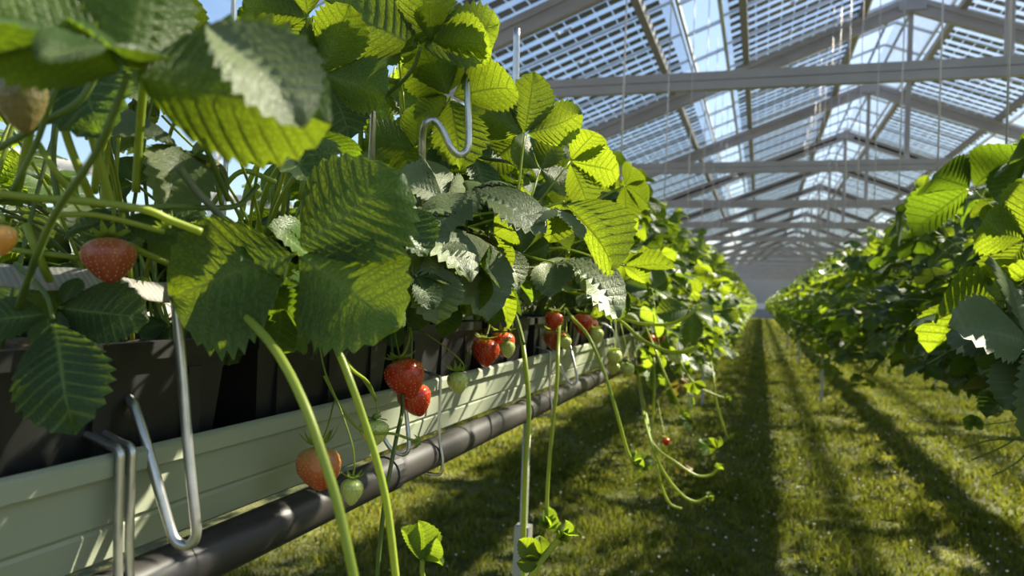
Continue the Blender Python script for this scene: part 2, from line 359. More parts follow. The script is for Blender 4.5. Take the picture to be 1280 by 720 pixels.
class Plant:
    def __init__(s, base, label, group):
        s.base = Vector(base); s.root = empty('strawberry_plant', s.base, label, 'strawberry plant', group)
    def leaf(s, p, d, n, size, matname='leaf', petiole=None, pr=0.0016, pmat='stem', label=None, **kw):
        mm = leaf_matrix(Vector(p) - s.base, d, n, size)
        o = obj('leaf', leaf_mesh(matname, **kw), s.root); o.matrix_basis = mm
        if label: o['label'] = label
        if petiole is not False:
            if petiole is None:
                b = s.base + Vector((random.uniform(-.03, .03), random.uniform(-.03, .03), 0.0)); e = Vector(p)
                mid = b.lerp(e, 0.5) + Vector((0, 0, 0.22 * (e - b).length * (0.35 + 0.5 * random.random()))) * (1 if e.z > b.z - 0.03 else 1.2)
                pts = [b, mid, e - Vector(d).normalized() * 0.0, ]
            else: pts = list(petiole) + [Vector(p)]
            P = catmull([Vector(q) - s.base for q in pts], 7)
            V, F4, F3 = tube_geo(P, np.linspace(pr * 1.25, pr * 0.8, len(P)), 7)
            po = obj('petiole', mesh_data('petiole', V, [F4, F3], M[pmat]), o)
            po.matrix_parent_inverse = mm.inverted()
        return o
    def stem(s, name, pts, r, matname='stem', label=None, k=7, n=8):
        P = catmull([Vector(q) - s.base for q in pts], k)
        V, F4, F3 = tube_geo(P, r, n)
        o = obj(name, mesh_data(name, V, [F4, F3], M[matname]), s.root)
        if label: o['label'] = label
        return o
    def stemp(s, name, px, rpx, matname='stem', label=None):    # pixels with depth
        pts = [at(*q) for q in px]; Dm = sum(q[2] for q in px) / len(px)
        return s.stem(name, pts, rpx * Dm / FPX, matname, label)
    def berry(s, c, w, h, matname, axis=(0, 0, -1), label=None, seeds='seed', hi=True, seed=0, calyx=True, csize=1.0, reflex=0.5):
        ax = Vector(axis).normalized(); z = -ax; x = z.orthogonal().normalized(); y = z.cross(x)
        mm = Matrix.Identity(4); c = Vector(c) - s.base
        for i in range(3): mm[i][0], mm[i][1], mm[i][2], mm[i][3] = x[i] * w, y[i] * w, z[i] * h, c[i]
        me, sm = berry_mesh(matname, seeds, hi, seed)
        o = obj('strawberry', me, s.root); o.matrix_basis = mm
        if label: o['label'] = label
        if sm is not None: obj('seeds', sm, o)
        if calyx:
            ca = obj('calyx', calyx_mesh(seed, reflex), o); ca.scale = (csize, csize, csize * w / h); ca.location = (0, 0, 0.47)
        return o, s.base + c + z * (h * 0.5)
_bm = {}
def berry_mesh(matname, seeds, hi, seed):
    key = (matname, seeds, hi, seed)
    if key in _bm: return _bm[key]
    r = np.random.default_rng(seed + 5); nr, ns = (40, 48) if hi else (14, 18)
    tt = np.linspace(0, 1, nr + 1)
    kt = [0, .03, .1, .2, .35, .5, .65, .8, .92, .98, 1]; kr = [0, .20, .36, .46, .5, .475, .41, .30, .175, .085, 0]
    sh = r.uniform(-.05, .05)
    def prof(t): 
        return np.interp(t, kt, kr) * (1 + sh * np.sin(2 * PI * t))
    lob = r.uniform(0, 6.28); la = r.uniform(0.02, 0.07)
    def surf(t, ph):
        rr = prof(t) * (1 + la * np.cos(2 * (ph - lob)) * (1 - t) + 0.02 * np.cos(5 * ph + lob))
        bend = 0.05 * t * t
        return np.stack([rr * np.cos(ph) + bend, rr * np.sin(ph), 0.5 - t + 0 * ph], -1)
    T, Ph = np.meshgrid(tt, np.arange(ns) / ns * 2 * PI, indexing='ij')
    # smooth profile
    ker = np.array([1, 2, 3, 2, 1]) / 9.0
    V = surf(T, Ph).reshape(-1, 3)
    sv = []
    k = 0
    for t in np.linspace(0.10, 0.96, 13 if hi else 8):
        cnt = max(3, int(round(2 * PI * float(prof(t)) / (0.165 if hi else 0.24))))
        for q in range(cnt): sv.append((t, (q + 0.5 * (k % 2)) / cnt * 2 * PI + 0.1 * r.standard_normal()))
        k += 1
    sv = np.array(sv); S = surf(sv[:, 0], sv[:, 1]); S2 = surf(sv[:, 0] + .01, sv[:, 1])
    cen = np.array([0, 0, 0.12]); Nn = S - np.array([0, 0, 1.0]) * (S[:, 2:3] * 0.55); Nn /= np.linalg.norm(Nn, axis=1)[:, None]
    if hi:
        d2 = ((V[:, None, :] - S[None]) ** 2).sum(-1).min(1)
        Vn = V - np.array([0, 0, 1.0]) * (V[:, 2:3] * 0.55); Vn /= np.linalg.norm(Vn, axis=1)[:, None] + 1e-9
        V = V - Vn * (0.022 * np.exp(-d2 / (2 * 0.036 ** 2)))[:, None]
    i = np.arange(nr)[:, None] * ns; j = np.arange(ns)[None, :]; jn = (j + 1) % ns
    F = np.stack([i + j, i + ns + j, i + ns + jn, i + jn], -1).reshape(-1, 4)
    me = mesh_data('strawberry', V, F, M[matname])
    sm = None
    if hi:
        mb = MB(); D = S2 - S; D /= np.linalg.norm(D, axis=1)[:, None]
        for p, n_, d in zip(S, Nn, D):
            sd = np.cross(n_, d); p = p - n_ * 0.012
            a, b, c = 0.024, 0.015, 0.012
            vv = np.array([p + d * a, p - d * a, p + sd * b, p - sd * b, p + n_ * c, p - n_ * c])
            mb.add(vv, None, [[0, 2, 4], [2, 1, 4], [1, 3, 4], [3, 0, 4], [2, 0, 5], [1, 2, 5], [3, 1, 5], [0, 3, 5]])
        sm = mb.data('seeds', M[seeds], smooth=True)
    _bm[key] = (me, sm); return _bm[key]
_cm = {}
def calyx_mesh(seed, reflex):
    key = (seed, reflex)
    if key in _cm: return _cm[key]
    r = np.random.default_rng(seed + 50); mb = MB(); nS = 10
    for k in range(nS):
        a = k / nS * 2 * PI + r.uniform(-.12, .12); L = (0.42 if k % 2 else 0.36) * r.uniform(.85, 1.15); w = 0.085; up = reflex + r.uniform(-.3, .3)
        pts = []
        for t in np.linspace(0, 1, 6):
            wd = w * (math.sin(PI * min(1, t * 0.75 + 0.25)) ** 0.8) if t < 1 else 0.004
            rad = 0.04 + L * t; zz = 0.05 + 0.05 * t + (up - 0.35) * L * t * t - 0.10 * t * (1 - t)
            for sgn in (-1, 0, 1): pts.append((rad * math.cos(a) - sgn * wd * math.sin(a), rad * math.sin(a) + sgn * wd * math.cos(a), zz + (0.018 if sgn else 0)))
        F = [[i * 3 + j, i * 3 + j + 1, i * 3 + j + 4, i * 3 + j + 3] for i in range(5) for j in range(2)]
        mb.add(pts, F)
    mb.tube([(0, 0, 0.0), (0, 0, 0.07), (0, 0, 0.14)], [0.07, 0.05, 0.04], 8)
    _cm[key] = mb.data('calyx', M['calyx'], smooth=True); return _cm[key]
# ------------------------------------------------------------------ sun and sky
EL, AZ = math.radians(41.7), math.radians(48.0)
sd_ = Vector((math.cos(EL) * math.cos(AZ), math.cos(EL) * math.sin(AZ), math.sin(EL)))
sl = bpy.data.lights.new('sun', 'SUN'); sl.energy = 21.5; sl.color = (1.0, 0.86, 0.66); sl.angle = math.radians(1.5)
so = bpy.data.objects.new('sun', sl); COL.objects.link(so); so.rotation_euler = (-sd_).to_track_quat('-Z', 'Y').to_euler(); so.location = (8, 8, 12)
w = bpy.data.worlds.new('sky'); SC.world = w; w.use_nodes = True; nt = w.node_tree; nt.nodes.clear()
wo = nt.nodes.new('ShaderNodeOutputWorld'); bg = nt.nodes.new('ShaderNodeBackground'); sk = nt.nodes.new('ShaderNodeTexSky')
sk.sky_type = 'NISHITA'; sk.sun_disc = False; sk.sun_elevation = EL; sk.sun_rotation = math.radians(90) - AZ
sk.air_density = 1.0; sk.dust_density = 1.2; sk.ozone_density = 1.2
nt.links.new(sk.outputs[0], bg.inputs[0]); bg.inputs[1].default_value = 0.175; nt.links.new(bg.outputs[0], wo.inputs[0])
SC.view_settings.view_transform = 'Standard'; SC.view_settings.look = 'None'; SC.view_settings.exposure = 0.38; SC.view_settings.gamma = 1.0
SC.view_settings.use_curve_mapping = False
SC.cycles.max_bounces = 8; SC.cycles.transparent_max_bounces = 24; SC.cycles.use_denoising = True
SC.cycles.caustics_reflective = False; SC.cycles.caustics_refractive = False; SC.cycles.sample_clamp_indirect = 6.0

# ------------------------------------------------------------------ greenhouse shell
XR, ZR, TAN = 1.8, H + 4.3, 0.382
ALF = math.atan(TAN); CA, SA = math.cos(ALF), math.sin(ALF)
HALF = 6.2; XL, XRT = XR - HALF, XR + HALF; ZE = ZR - HALF * TAN
Y0, Y1 = -3.0, 66.0
def roof(d, side, off=0.0):                # point of the roof plane at horizontal distance d from the ridge
    return np.array([XR + side * (d + off * SA), 0, ZR - d * TAN + off * CA])

g = MB(); g.add([(XL, Y0, 0), (XRT, Y0, 0), (XRT, Y1, 0), (XL, Y1, 0)], [[0, 1, 2, 3]])
tag(g.build('floor', M['ground']), 'mossy soil of the greenhouse floor under the grass', 'floor', kind='structure')

g = MB()  # pale ground added outside the walls to bounce light up to the roof
for xa, xb in ((XL - 40, XL - .05), (XRT + .05, XRT + 40)): g.add([(xa, Y0 - 30, -.02), (xb, Y0 - 30, -.02), (xb, Y1 + 30, -.02), (xa, Y1 + 30, -.02)], [[0, 1, 2, 3]])
tag(g.build('ground', M['yard']), 'pale ground added outside the walls to bounce sunlight onto the roof', 'ground', kind='structure')
# trusses: tie beam, two rafters, king post; about 4 m apart
ORD = ['nearest', 'second nearest', 'third nearest', 'fourth nearest', 'fifth nearest', 'sixth nearest', 'seventh nearest', 'eighth nearest', 'ninth nearest', 'tenth nearest']
TY = [6.86] + [7.14 + 4.18 * k for k in range(1, 14)]
tie_m = MB(); ZT = H + 1.92
tie_m.cbar((XL, 0, ZT), (XRT, 0, ZT), 0.07, 0.128, 0.045)
tie_d = tie_m.data('tie_beam', M['steel'])
raf_d = []
for sgn in (-1, 1):
    b_ = MB(); b_.cbar(roof(0.0, sgn, -0.22), roof(HALF, sgn, -0.22), 0.09, 0.18, 0.045); raf_d.append(b_.data('rafter', M['steel']))
kp = MB(); kp.bar((XR, 0.06, ZT + .05), (XR, 0.06, ZR - 0.3), 0.06, 0.06, up=(0, 1, 0)); kp_d = kp.data('king_post', M['steel'])
pl_ = MB(); pl_.box((XR, -0.06, ZR - 0.27), (0.34, 0.02, 0.12)); pl_d = pl_.data('gusset_plate', M['steel'])
for k, y in enumerate(TY):
    nm = ORD[k] if k < len(ORD) else None
    r = empty('roof_truss', (0, y, 0), f'grey steel roof truss with horizontal tie beam, {nm} to the camera' if nm else 'far grey steel roof truss near the end wall of the greenhouse', 'roof truss', 'grey steel roof trusses')
    obj('tie_beam', tie_d, r)
    for d_ in raf_d: obj('rafter', d_, r)
    obj('king_post', kp_d, r); obj('gusset_plate', pl_d, r)
# purlins and ridge bars run the length of the house
for k, (d, sgn) in enumerate([(0.63, -1), (2.12, -1), (3.12, -1), (4.9, -1), (0.63, 1), (2.12, 1), (3.12, 1), (4.9, 1)]):
    p = roof(d, sgn, -0.07); b_ = MB(); b_.bar((p[0], Y0, p[2]), (p[0], Y1, p[2]), 0.085, 0.10)
    tag(b_.build(f'trim_{k + 1}', M['steel_dark']), kind='structure')
b_ = MB()
for dx in (-0.13, 0.13): b_.bar((XR + dx, Y0, ZR - .02), (XR + dx, Y1, ZR - .02), 0.025, 0.05)
tag(b_.build('trim_9', M['steel_dark']), kind='structure')
# clear panes at the ridge and half-way down each slope
for nm, bands in (('ceiling', [(0.0, 0.52), (2.35, 2.76), (4.88, HALF)]),):
    gl, fr = MB(), MB()
    for sgn in (-1, 1):
        for d0, d1 in bands:
            a, b = roof(d0, sgn), roof(d1, sgn)
            gl.add([(a[0], Y0, a[2]), (b[0], Y0, b[2]), (b[0], Y1, b[2]), (a[0], Y1, a[2])], [[0, 1, 2, 3]])
            for y in np.arange(Y0, Y1, 1.045): fr.bar((a[0], y, a[2]), (b[0], y, b[2]), 0.03, 0.04)
            for e in ((a, b) if d0 > 0 else (b,)): fr.bar((e[0], Y0, e[2]), (e[0], Y1, e[2]), 0.035, 0.045)
    c = tag(gl.build('ceiling', M['glass']), 'clear glass panes of the greenhouse roof', 'ceiling', kind='structure')
    fr.build('glazing_bar', M['alu'], c)
# solar panels: four columns of dark cells each
def panel_data(Lp, Wp=1.045):
    gl, ce, fr = MB(), [MB() for _ in range(4)], MB()
    gl.box((Lp / 2, Wp / 2, 0), (Lp - .02, Wp - .03, 0.006))
    nc = int((Lp - 0.10) / 0.162); x0 = (Lp - nc * 0.162) / 2
    for c in range(4):
        yc = 0.14 + c * (Wp - 0.28) / 3
        for k in range(nc): ce[c].box((x0 + 0.081 + k * 0.162, yc, -0.005), (0.150, 0.134, 0.003))
    fr.bar((0, .018, -.008), (Lp, .018, -.008), 0.03, 0.022); fr.bar((0.012, .003, -.01), (0.012, Wp - .003, -.01), 0.022, 0.03); fr.bar((Lp - .012, .003, -.01), (Lp - .012, Wp - .003, -.01), 0.022, 0.03)
    # junction box and its short lead in the middle
    fr.box((Lp * 0.5, Wp * 0.5, -0.02), (0.10, 0.025, 0.02)); fr.box((Lp * 0.5 + .12, Wp * 0.5 + .01, -0.02), (0.05, 0.05, 0.02))
    return [('glass_pane', gl.data('glass_pane', M['glass'])), ('panel_frame', fr.data('panel_frame', M['alu']))] + [('cell_column', b.data('cell_column', M['cell'])) for b in ce]
PD = {}
rows = [(0.52, 2.35), (2.80, 4.86)]
for d0, d1 in rows: PD[d0] = panel_data((d1 - d0) / CA)
for sgn in (-1, 1):
    for d0, d1 in rows:
        if (sgn, d0) == (-1, 2.80): ylist = np.arange(-1.045, 34, 1.045)
        elif (sgn, d0) == (-1, 0.52): ylist = np.arange(1.045, 62, 1.045)
        else: ylist = np.arange(2.09, 62, 1.045)
        for y in ylist:
            a = roof(d0, sgn, -0.0)
            near = 'upper' if d0 < 1 else 'lower'
            lab = f'solar glass panel with dark cell columns, {near} row of the {"left" if sgn < 0 else "right"} roof slope'
            e = empty('solar_panel', (a[0], y if sgn > 0 else y + 1.045, a[2]), lab, 'solar panel', f'solar panels, {near} row of the {"left" if sgn < 0 else "right"} roof slope')
            xx = Vector((sgn * CA, 0, -SA)); yy = Vector((0, sgn, 0)); zz = xx.cross(yy); mm = Matrix.Identity(4)
            for i in range(3): mm[i][0], mm[i][1], mm[i][2], mm[i][3] = xx[i], yy[i], zz[i], e.location[i]
            e.matrix_world = mm
            for n_, dta in PD[d0]: obj(n_, dta, e)
# side walls and far gable
for nm, x in (('wall_left', XL), ('wall_right', XRT)):
    gl, fr = MB(), MB()
    gl.add([(x, Y0, 0.5), (x, Y1, 0.5), (x, Y1, ZE), (x, Y0, ZE)], [[0, 1, 2, 3]])
    for y in np.arange(Y0, Y1, 2.09): fr.box((x, y, ZE / 2), (0.08, 0.06, ZE))
    for z in (0.5, 1.9, ZE): fr.box((x, (Y0 + Y1) / 2, z), (0.07, Y1 - Y0, 0.07))
    fr.box((x, (Y0 + Y1) / 2, 0.25), (0.06, Y1 - Y0, 0.5))
    c = tag(gl.build(nm, M['glass']), kind='structure'); fr.build('wall_frame', M['alu'], c)
g = MB(); g.add([(XL, Y1, 0), (XRT, Y1, 0), (XRT, Y1, ZE), (XR, Y1, ZR), (XL, Y1, ZE)], None, [[0, 1, 2], [0, 2, 4], [4, 2, 3]])
fw = tag(g.build('wall_far', M['wallpanel']), kind='structure')
b_ = MB(); b_.box((XR, Y1 - .1, 0.95), (HALF * 2, 0.12, 0.5)); tag(b_.build('baseboard_far', M['white']), kind='structure')

# ------------------------------------------------------------------ gutters, pipes, posts, pots
def profile_run(name, prof, ya, yb, material, parent=None):
    P = np.array(prof); n = len(P); ys = np.linspace(ya, yb, 24); V = np.concatenate([np.column_stack([P[:, 0], np.full(n, y), P[:, 1]]) for y in ys])
    F = np.concatenate([np.stack([i * n + np.arange(n - 1), i * n + np.arange(1, n), (i + 1) * n + np.arange(1, n), (i + 1) * n + np.arange(n - 1)], 1) for i in range(len(ys) - 1)])
    return obj(name, mesh_data(name, V, F, material, smooth=False), parent)
def gutter(xf, side, label, ya, yb):       # xf = x of the lip nearest the aisle, side = +1 when the aisle lies towards +X
    z = H - 0.128; s = side
    fr = [(-.008, -.001), (-.003, .0), (0, -.002), (0.0015, -.004), (0.0015, -.0165), (0, -.018), (-.006, -.0185), (-.0065, -.021), (-.009, -.054), (-.0125, -.0575), (-.0115, -.0605), (-.016, -.084), (-.02, -.087)]
    W = 0.24
    out_ = [(xf + s * a, z + b) for a, b in fr]
    back = [(xf - s * W - s * a, z + b) for a, b in fr][::-1]
    inn = [(xf - s * (W - .011), z - .008), (xf - s * (W - .022), z - .083), (xf - s * .022, z - .083), (xf - s * .011, z - .008), out_[0]]
    r = empty('growing_gutter', (xf - s * W / 2, ya, z - .087), label, 'gutter')
    loc = r.location.copy()
    o = profile_run('channel', [(a - loc.x, b - loc.z) for a, b in out_ + back + inn], 0, yb - ya, M['gutter'], r)
    return r
gutter(-0.45, 1, 'pale green-grey metal gutter under the left row of strawberry plants', -0.6, 62)
gutter(0.60, -1, 'pale metal gutter half hidden under the right row of strawberry plants', 0.2, 62)
def pipe(x, z, r_, label, ya, yb):
    r = empty('heating_pipe', (x, ya, z), label, 'pipe'); b_ = MB(); ys = np.linspace(0, yb - ya, 40)
    b_.tube([(0, y, 0) for y in ys], r_, 20); b_.build('pipe_run', M['pipe'], r, smooth=True)
    c_ = MB(); c_.tube([(0, -.012, 0), (0, -.010, 0), (0, .010, 0), (0, .012, 0)], [r_ * .9, r_ * 1.10, r_ * 1.10, r_ * .9], 20); cdta = c_.data('pipe_ring', M['pipe'])
    for y in np.arange(0.9, min(6, yb - ya), 0.62): obj('pipe_ring', cdta, r, (0, y, 0))
pipe(-0.462, H - 0.242, 0.0225, 'dark plastic pipe slung beneath the left gutter', -0.6, 60)
pipe(0.66, H - 0.242, 0.0225, 'dark plastic pipe slung beneath the right gutter', 0.3, 60)
# posts under the gutters
def post(x, y, label):
    r = empty('gutter_post', (x, y, 0), label, 'post', 'posts under the gutters'); a = MB(); a.tube([(0, 0, 0.0), (0, 0, .3), (0, 0, H - 0.217)], 0.0095, 12); a.build('post_tube', M['post'], r, smooth=True)
    s_ = MB(); s_.bar((0, 0, 0), (0, 0, 0.62), 0.034, 0.034, up=(0, 1, 0)); s_.build('sleeve', M['post'], r)
pA = at(655, 640, 1.77); post(pA.x, pA.y, 'thin grey metal post with square sleeve under the left gutter, beside hanging runners')
for k in range(1, 4): post(-0.57, pA.y + 7 * k, 'grey metal gutter post further along under the left row')
for k in range(3): post(0.74, 10 + 6 * k, 'grey metal gutter post standing under the right row')
# pots
def pot_data():
    a, s_ = MB(), MB(); L, W, Hh = 0.29, 0.19, 0.162
    n0 = [(-.5, -.5), (.5, -.5), (.5, .5), (-.5, .5)]
    ring = lambda k, z, g=0: [(x * (W * k + g), y * (L * k + g), z) for x, y in n0]
    V = ring(.86, 0) + ring(.97, Hh - .014) + ring(1, Hh - .014, .012) + ring(1, Hh, .012) + ring(.95, Hh) + ring(.93, Hh - .02)
    F = [[3, 2, 1, 0]] + [[i * 4 + j, i * 4 + (j + 1) % 4, (i + 1) * 4 + (j + 1) % 4, (i + 1) * 4 + j] for i in range(5) for j in range(4)]
    a.add(V, F)
    for y in (-.1, 0, .1):
        for sg in (-1, 1): a.box((sg * W * .465, y, Hh * .45), (0.010, 0.016, Hh * .8))
    nx, ny = 10, 16; gx, gy = np.meshgrid(np.linspace(-.46, .46, nx) * W, np.linspace(-.46, .46, ny) * L, indexing='ij')
    r = np.random.default_rng(3); zz = Hh - .014 + r.uniform(-.005, .012, gx.shape)
    V = np.stack([gx, gy, zz], -1).reshape(-1, 3); F = [[i * ny + j, (i + 1) * ny + j, (i + 1) * ny + j + 1, i * ny + j + 1] for i in range(nx - 1) for j in range(ny - 1)]
    s_.add(V, F)
    return a.data('pot_body', M['pot']), s_.data('substrate', M['soil'], True)
pb, ps = pot_data()
PL = {1: 'black plant pot in the left gutter behind the V-shaped wire, nearest the camera', 2: 'black plant pot behind the three upright wire rods in the left gutter', 3: 'black plant pot directly behind the pair of ripe strawberries'}
for k in range(26):
    y = 0.13 + 0.33 * k
    r = empty('plant_pot', (-0.565, y, H - 0.2105), PL.get(k, 'black plastic plant pot seen end to end in the left gutter under leaves'), 'plant pot', 'plant pots in the left gutter')
    obj('pot_body', pb, r); obj('substrate', ps, r)
for k in range(22):
    y = 1.4 + 0.33 * k
    r = empty('plant_pot', (0.715, y, H - 0.2105), 'black plastic plant pot in shade in the right gutter', 'plant pot', 'plant pots in the right gutter')
    obj('pot_body', pb, r); obj('substrate', ps, r)

# ------------------------------------------------------------------ wire fittings
def wire_thing(name, loc, label, cat, group, pieces, rad, smooth=True):
    r = empty(name, loc, label, cat, group); L0 = Vector(loc)
    for pn, pts in pieces:
        b_ = MB(); P = catmull([Vector(q) - L0 for q in pts], 6); b_.tube(P, rad, 10); b_.build(pn, M['wire'], r, smooth=True)
    return r
ZG = H - 0.128
def hanger(y, label, xf=-0.45, s=1, dbl=False):
    ps_ = []
    for dy in ((0, 0.011) if dbl else (0,)):
        yy = y + dy
        ps_.append(('rod', [(xf - s * .05, yy - .006, ZG + .010), (xf - s * .03, yy, ZG + .012), (xf - s * .006, yy, ZG + .0055), (xf + s * .0045, yy, ZG + .002), (xf + s * .0055, yy, ZG - .012), (xf + s * .006, yy, ZG - .05), (xf + s * .008, yy, ZG - .09),
                            (xf + s * .013, yy, ZG - .115), (xf + s * .0135, yy, ZG - .130), (xf + s * .010, yy, ZG - .1395), (xf - s * .004, yy, ZG - .1405), (xf - s * .02, yy, ZG - .139)]))
    return wire_thing('pipe_hanger', (xf, y, ZG - .14), label, 'wire hook', 'wire hooks holding the pipe', ps_, 0.0024 if not dbl else 0.0034)
hanger(0.452, 'double bent wire hook over the gutter rim at the lower left', dbl=True)
hanger(1.047, 'single thin wire hook over the gutter rim right of the ripe berry pair')
hanger(1.67, 'bent wire hook over the gutter rim below the berry cluster further back')
for k in range(8): hanger(2.3 + 0.62 * k, 'small wire hook on the gutter rim further along the left row')
for k in range(8): hanger(1.75 + 0.62 * k, 'thin wire hook on the rim of the right gutter', xf=0.60, s=-1)
def bracket(pts, label, rad=0.0036):
    return wire_thing('wire_bracket', pts[0][1][0], label, 'wire bracket', 'bent wire fruit brackets on the gutter', pts, rad)
A_ = at
bracket([('leg', [A_(216, 330, .60), A_(222, 400, .60), A_(228, 470, .60), A_(235, 560, .598), A_(243, 640, .595), A_(245, 668, .595), A_(236, 681, .595), A_(221, 677, .595), A_(211, 655, .597), A_(190, 580, .60), A_(172, 520, .605), A_(163, 500, .61), A_(151, 497, .62), A_(138, 512, .64), A_(120, 540, .66), A_(100, 552, .67)])],
        'thick V-shaped galvanised wire hanging over the gutter at the lower left', 0.0042)
bracket([('leg', [A_(446, 360, 1.0), A_(448, 420, 1.0), A_(450, 470, 1.0), A_(466, 520, .98), A_(480, 548, .97), A_(490, 562, .97), A_(503, 568, .97), A_(511, 560, .97), A_(509, 530, .975), A_(506, 500, .98), A_(505, 470, 1.02)]),
         ('upright', [A_(455, 360, 1.02), A_(456, 420, 1.02), A_(456, 472, 1.02)]), ('upright', [A_(464, 350, 1.03), A_(463, 420, 1.03), A_(461, 470, 1.03)]), ('cross_link', [A_(449, 470, 1.0), A_(456, 474, 1.015), A_(462, 469, 1.03)])],
        'wire bracket with three upright rods and a hooked foot below the berry pair', 0.0028)
bracket([('leg', [A_(662, 445, 1.95), A_(676, 424, 1.9), A_(685, 428, 1.86), A_(696, 450, 1.84), A_(708, 473, 1.82), A_(715, 480, 1.82), A_(721, 476, 1.82), A_(719, 460, 1.83), A_(713, 435, 1.86), A_(708, 415, 1.9)])],
        'small V-shaped wire bracket on the gutter below the far berry cluster', 0.0032)
for k in range(7):
    y = 2.42 + 0.62 * k; X = -0.425
    bracket([('leg', [(X - .13, y - .03, ZG + .03), (X - .07, y - .02, ZG + .05), (X - .02, y, ZG + .03), (X, y + .01, ZG - .03), (X + .005, y + .02, ZG - .065), (X + .005, y + .045, ZG - .07), (X, y + .055, ZG - .04), (X - .03, y + .06, ZG + .07)])],
            'small wire bracket on the gutter rim far along the left row', 0.0032)
wire_thing('support_rod', at(468, 195, .93), 'thin galvanised rod rising between leaves left of the looped wire', 'rod', 'upright wire rods among the leaves', [('rod', [at(468, 100, .93), at(466, 160, .94), at(462, 250, .97), at(458, 350, 1.0)])], 0.0042)
wire_thing('support_rod', at(645, 95, 1.25), 'straight bright metal rod sticking up against the roof above the leaves', 'rod', 'upright wire rods among the leaves', [('rod', [at(646, 36, 1.25), at(645, 100, 1.25), at(643, 180, 1.26), at(640, 260, 1.28)])], 0.0056)
wire_thing('support_rod', at(290, 40, .78), 'thin pale rod at the top edge left of the bright leaves', 'rod', 'upright wire rods among the leaves', [('rod', [at(293, -30, .80), at(291, 20, .80), at(286, 130, .80), at(281, 230, .80), at(278, 300, .8)])], 0.0026)
wire_thing('support_hook', at(585, 110, .92), 'thick bent wire hook with a U-shaped loop among the upper leaves', 'wire hook', None,
           [('hook', [at(584, 60, .93), at(585, 120, .92), at(586, 172, .92), at(583, 188, .92), at(573, 193, .915), at(564, 185, .91), at(557, 170, .91), at(549, 156, .91), at(540, 150, .91), at(531, 156, .91), at(528, 172, .92), at(528, 200, .93), at(526, 260, .97)])], 0.0044)
# white woven tape that carries the stalks
def tape(pts, width, label):
    r = empty('woven_tape', pts[0], label, 'tape'); L0 = r.location; P = catmull([Vector(q) - L0 for q in pts], 10); n = len(P); V, U = [], []
    s = np.concatenate([[0], np.cumsum(np.linalg.norm(np.diff(P, axis=0), axis=1))])
    for i in range(n):
        T = P[min(i + 1, n - 1)] - P[max(i - 1, 0)]; sd = np.cross(T, (0, 0, 1)); sd /= np.linalg.norm(sd)
        sd = sd * 0.75 - np.array([0, 0, .66]); 
        for k, f in enumerate(np.linspace(-.5, .5, 4)):
            V.append(P[i] + sd * width * f + np.array([0, 0, .0015 * math.sin(s[i] * 60)])); U.append((s[i] * 60, f * 2))
    F = np.array([[i * 4 + j, i * 4 + j + 1, i * 4 + j + 5, i * 4 + j + 4] for i in range(n - 1) for j in range(3)])
    o = obj('tape_band', mesh_data('tape_band', V, F, M['tape'], U), r)
    md = o.modifiers.new('thick', 'SOLIDIFY'); md.thickness = 0.0008
tape([at(-120, 336, .50), at(0, 342, .55), at(100, 350, .60), at(190, 362, .66), at(310, 374, .78), at(420, 384, .98), at(500, 388, 1.2), at(640, 398, 1.8)], 0.026, 'white woven plastic tape stretched along the left row above the pots')

# ------------------------------------------------------------------ suspension cables above the rows
CL = {'left': ['nearest', 'second', 'third', 'fourth'], 'right': ['nearest', 'second', 'third', 'fourth']}
for row, X, ys in (('left', -0.60, [3.34 + 1.6 * k for k in range(12)]), ('right', 0.76, [2.92 + 1.05 * k for k in range(14)])):
    zr = ZR - abs(X - XR) * TAN - 0.14
    for k, y in enumerate(ys):
        lab = f'{CL[row][k]} thin steel cable hanging from the roof down to the {row} row' if k < 4 else f'distant thin steel cable hanging from the roof above the {row} row'
        r = empty('suspension_cable', (X, y, H - .12), lab, 'cable', f'suspension cables above the {row} row')
        b_ = MB(); b_.tube([(0, 0, 0), (0, 0, (zr - H) * .5), (0, 0, zr - H + .12)], 0.0042, 6); b_.build('cable_run', M['cable'], r, smooth=True)
#@@PLANTS@@
# ------------------------------------------------------------------ plants
ZS = H - 0.062                              # top of the substrate
GL, GR = 'strawberry plants of the left row', 'strawberry plants of the right row'
left = {}
for y, lab in [
    (0.40, 'strawberry plant at the left edge with big blurred overhanging leaf and orange berry'),
    (0.60, 'strawberry plant with a red-brown berry lying above the white woven tape'),
    (0.80, 'strawberry plant with the large dark front leaf over the gutter and thick bent runner'),
    (1.00, 'strawberry plant bearing the half-ripe berry and green berries hanging in front of the gutter'),
    (1.20, 'strawberry plant carrying the touching pair of ripe red berries at the gutter rim'),
    (1.45, 'strawberry plant with bright backlit top leaves and a lone green berry on arched stalk'),
    (1.70, 'strawberry plant with red and green berry cluster and long runner ending in young leaf'),
    (1.95, 'strawberry plant whose long thin runner ends in a small tuft right of the post'),
    (2.25, 'strawberry plant with small red berries above the small V-shaped wire bracket'),
    (2.55, 'strawberry plant with dark red berries and a slanting runner with curled tip'),
    (2.85, 'strawberry plant with three small green berries hanging beside the gutter'),
    (3.20, 'strawberry plant with two long arched runners reaching out over the aisle'),
    (3.55, 'strawberry plant with a tangle of pale runners hanging down to the grass')]:
    left[y] = Plant((-0.565, y, ZS), lab, GL)
PL_ = lambda y: left[y]
heroes = []                                 # (px, py, D, radius px) of hand-placed leaves, so that filler leaves stay behind them
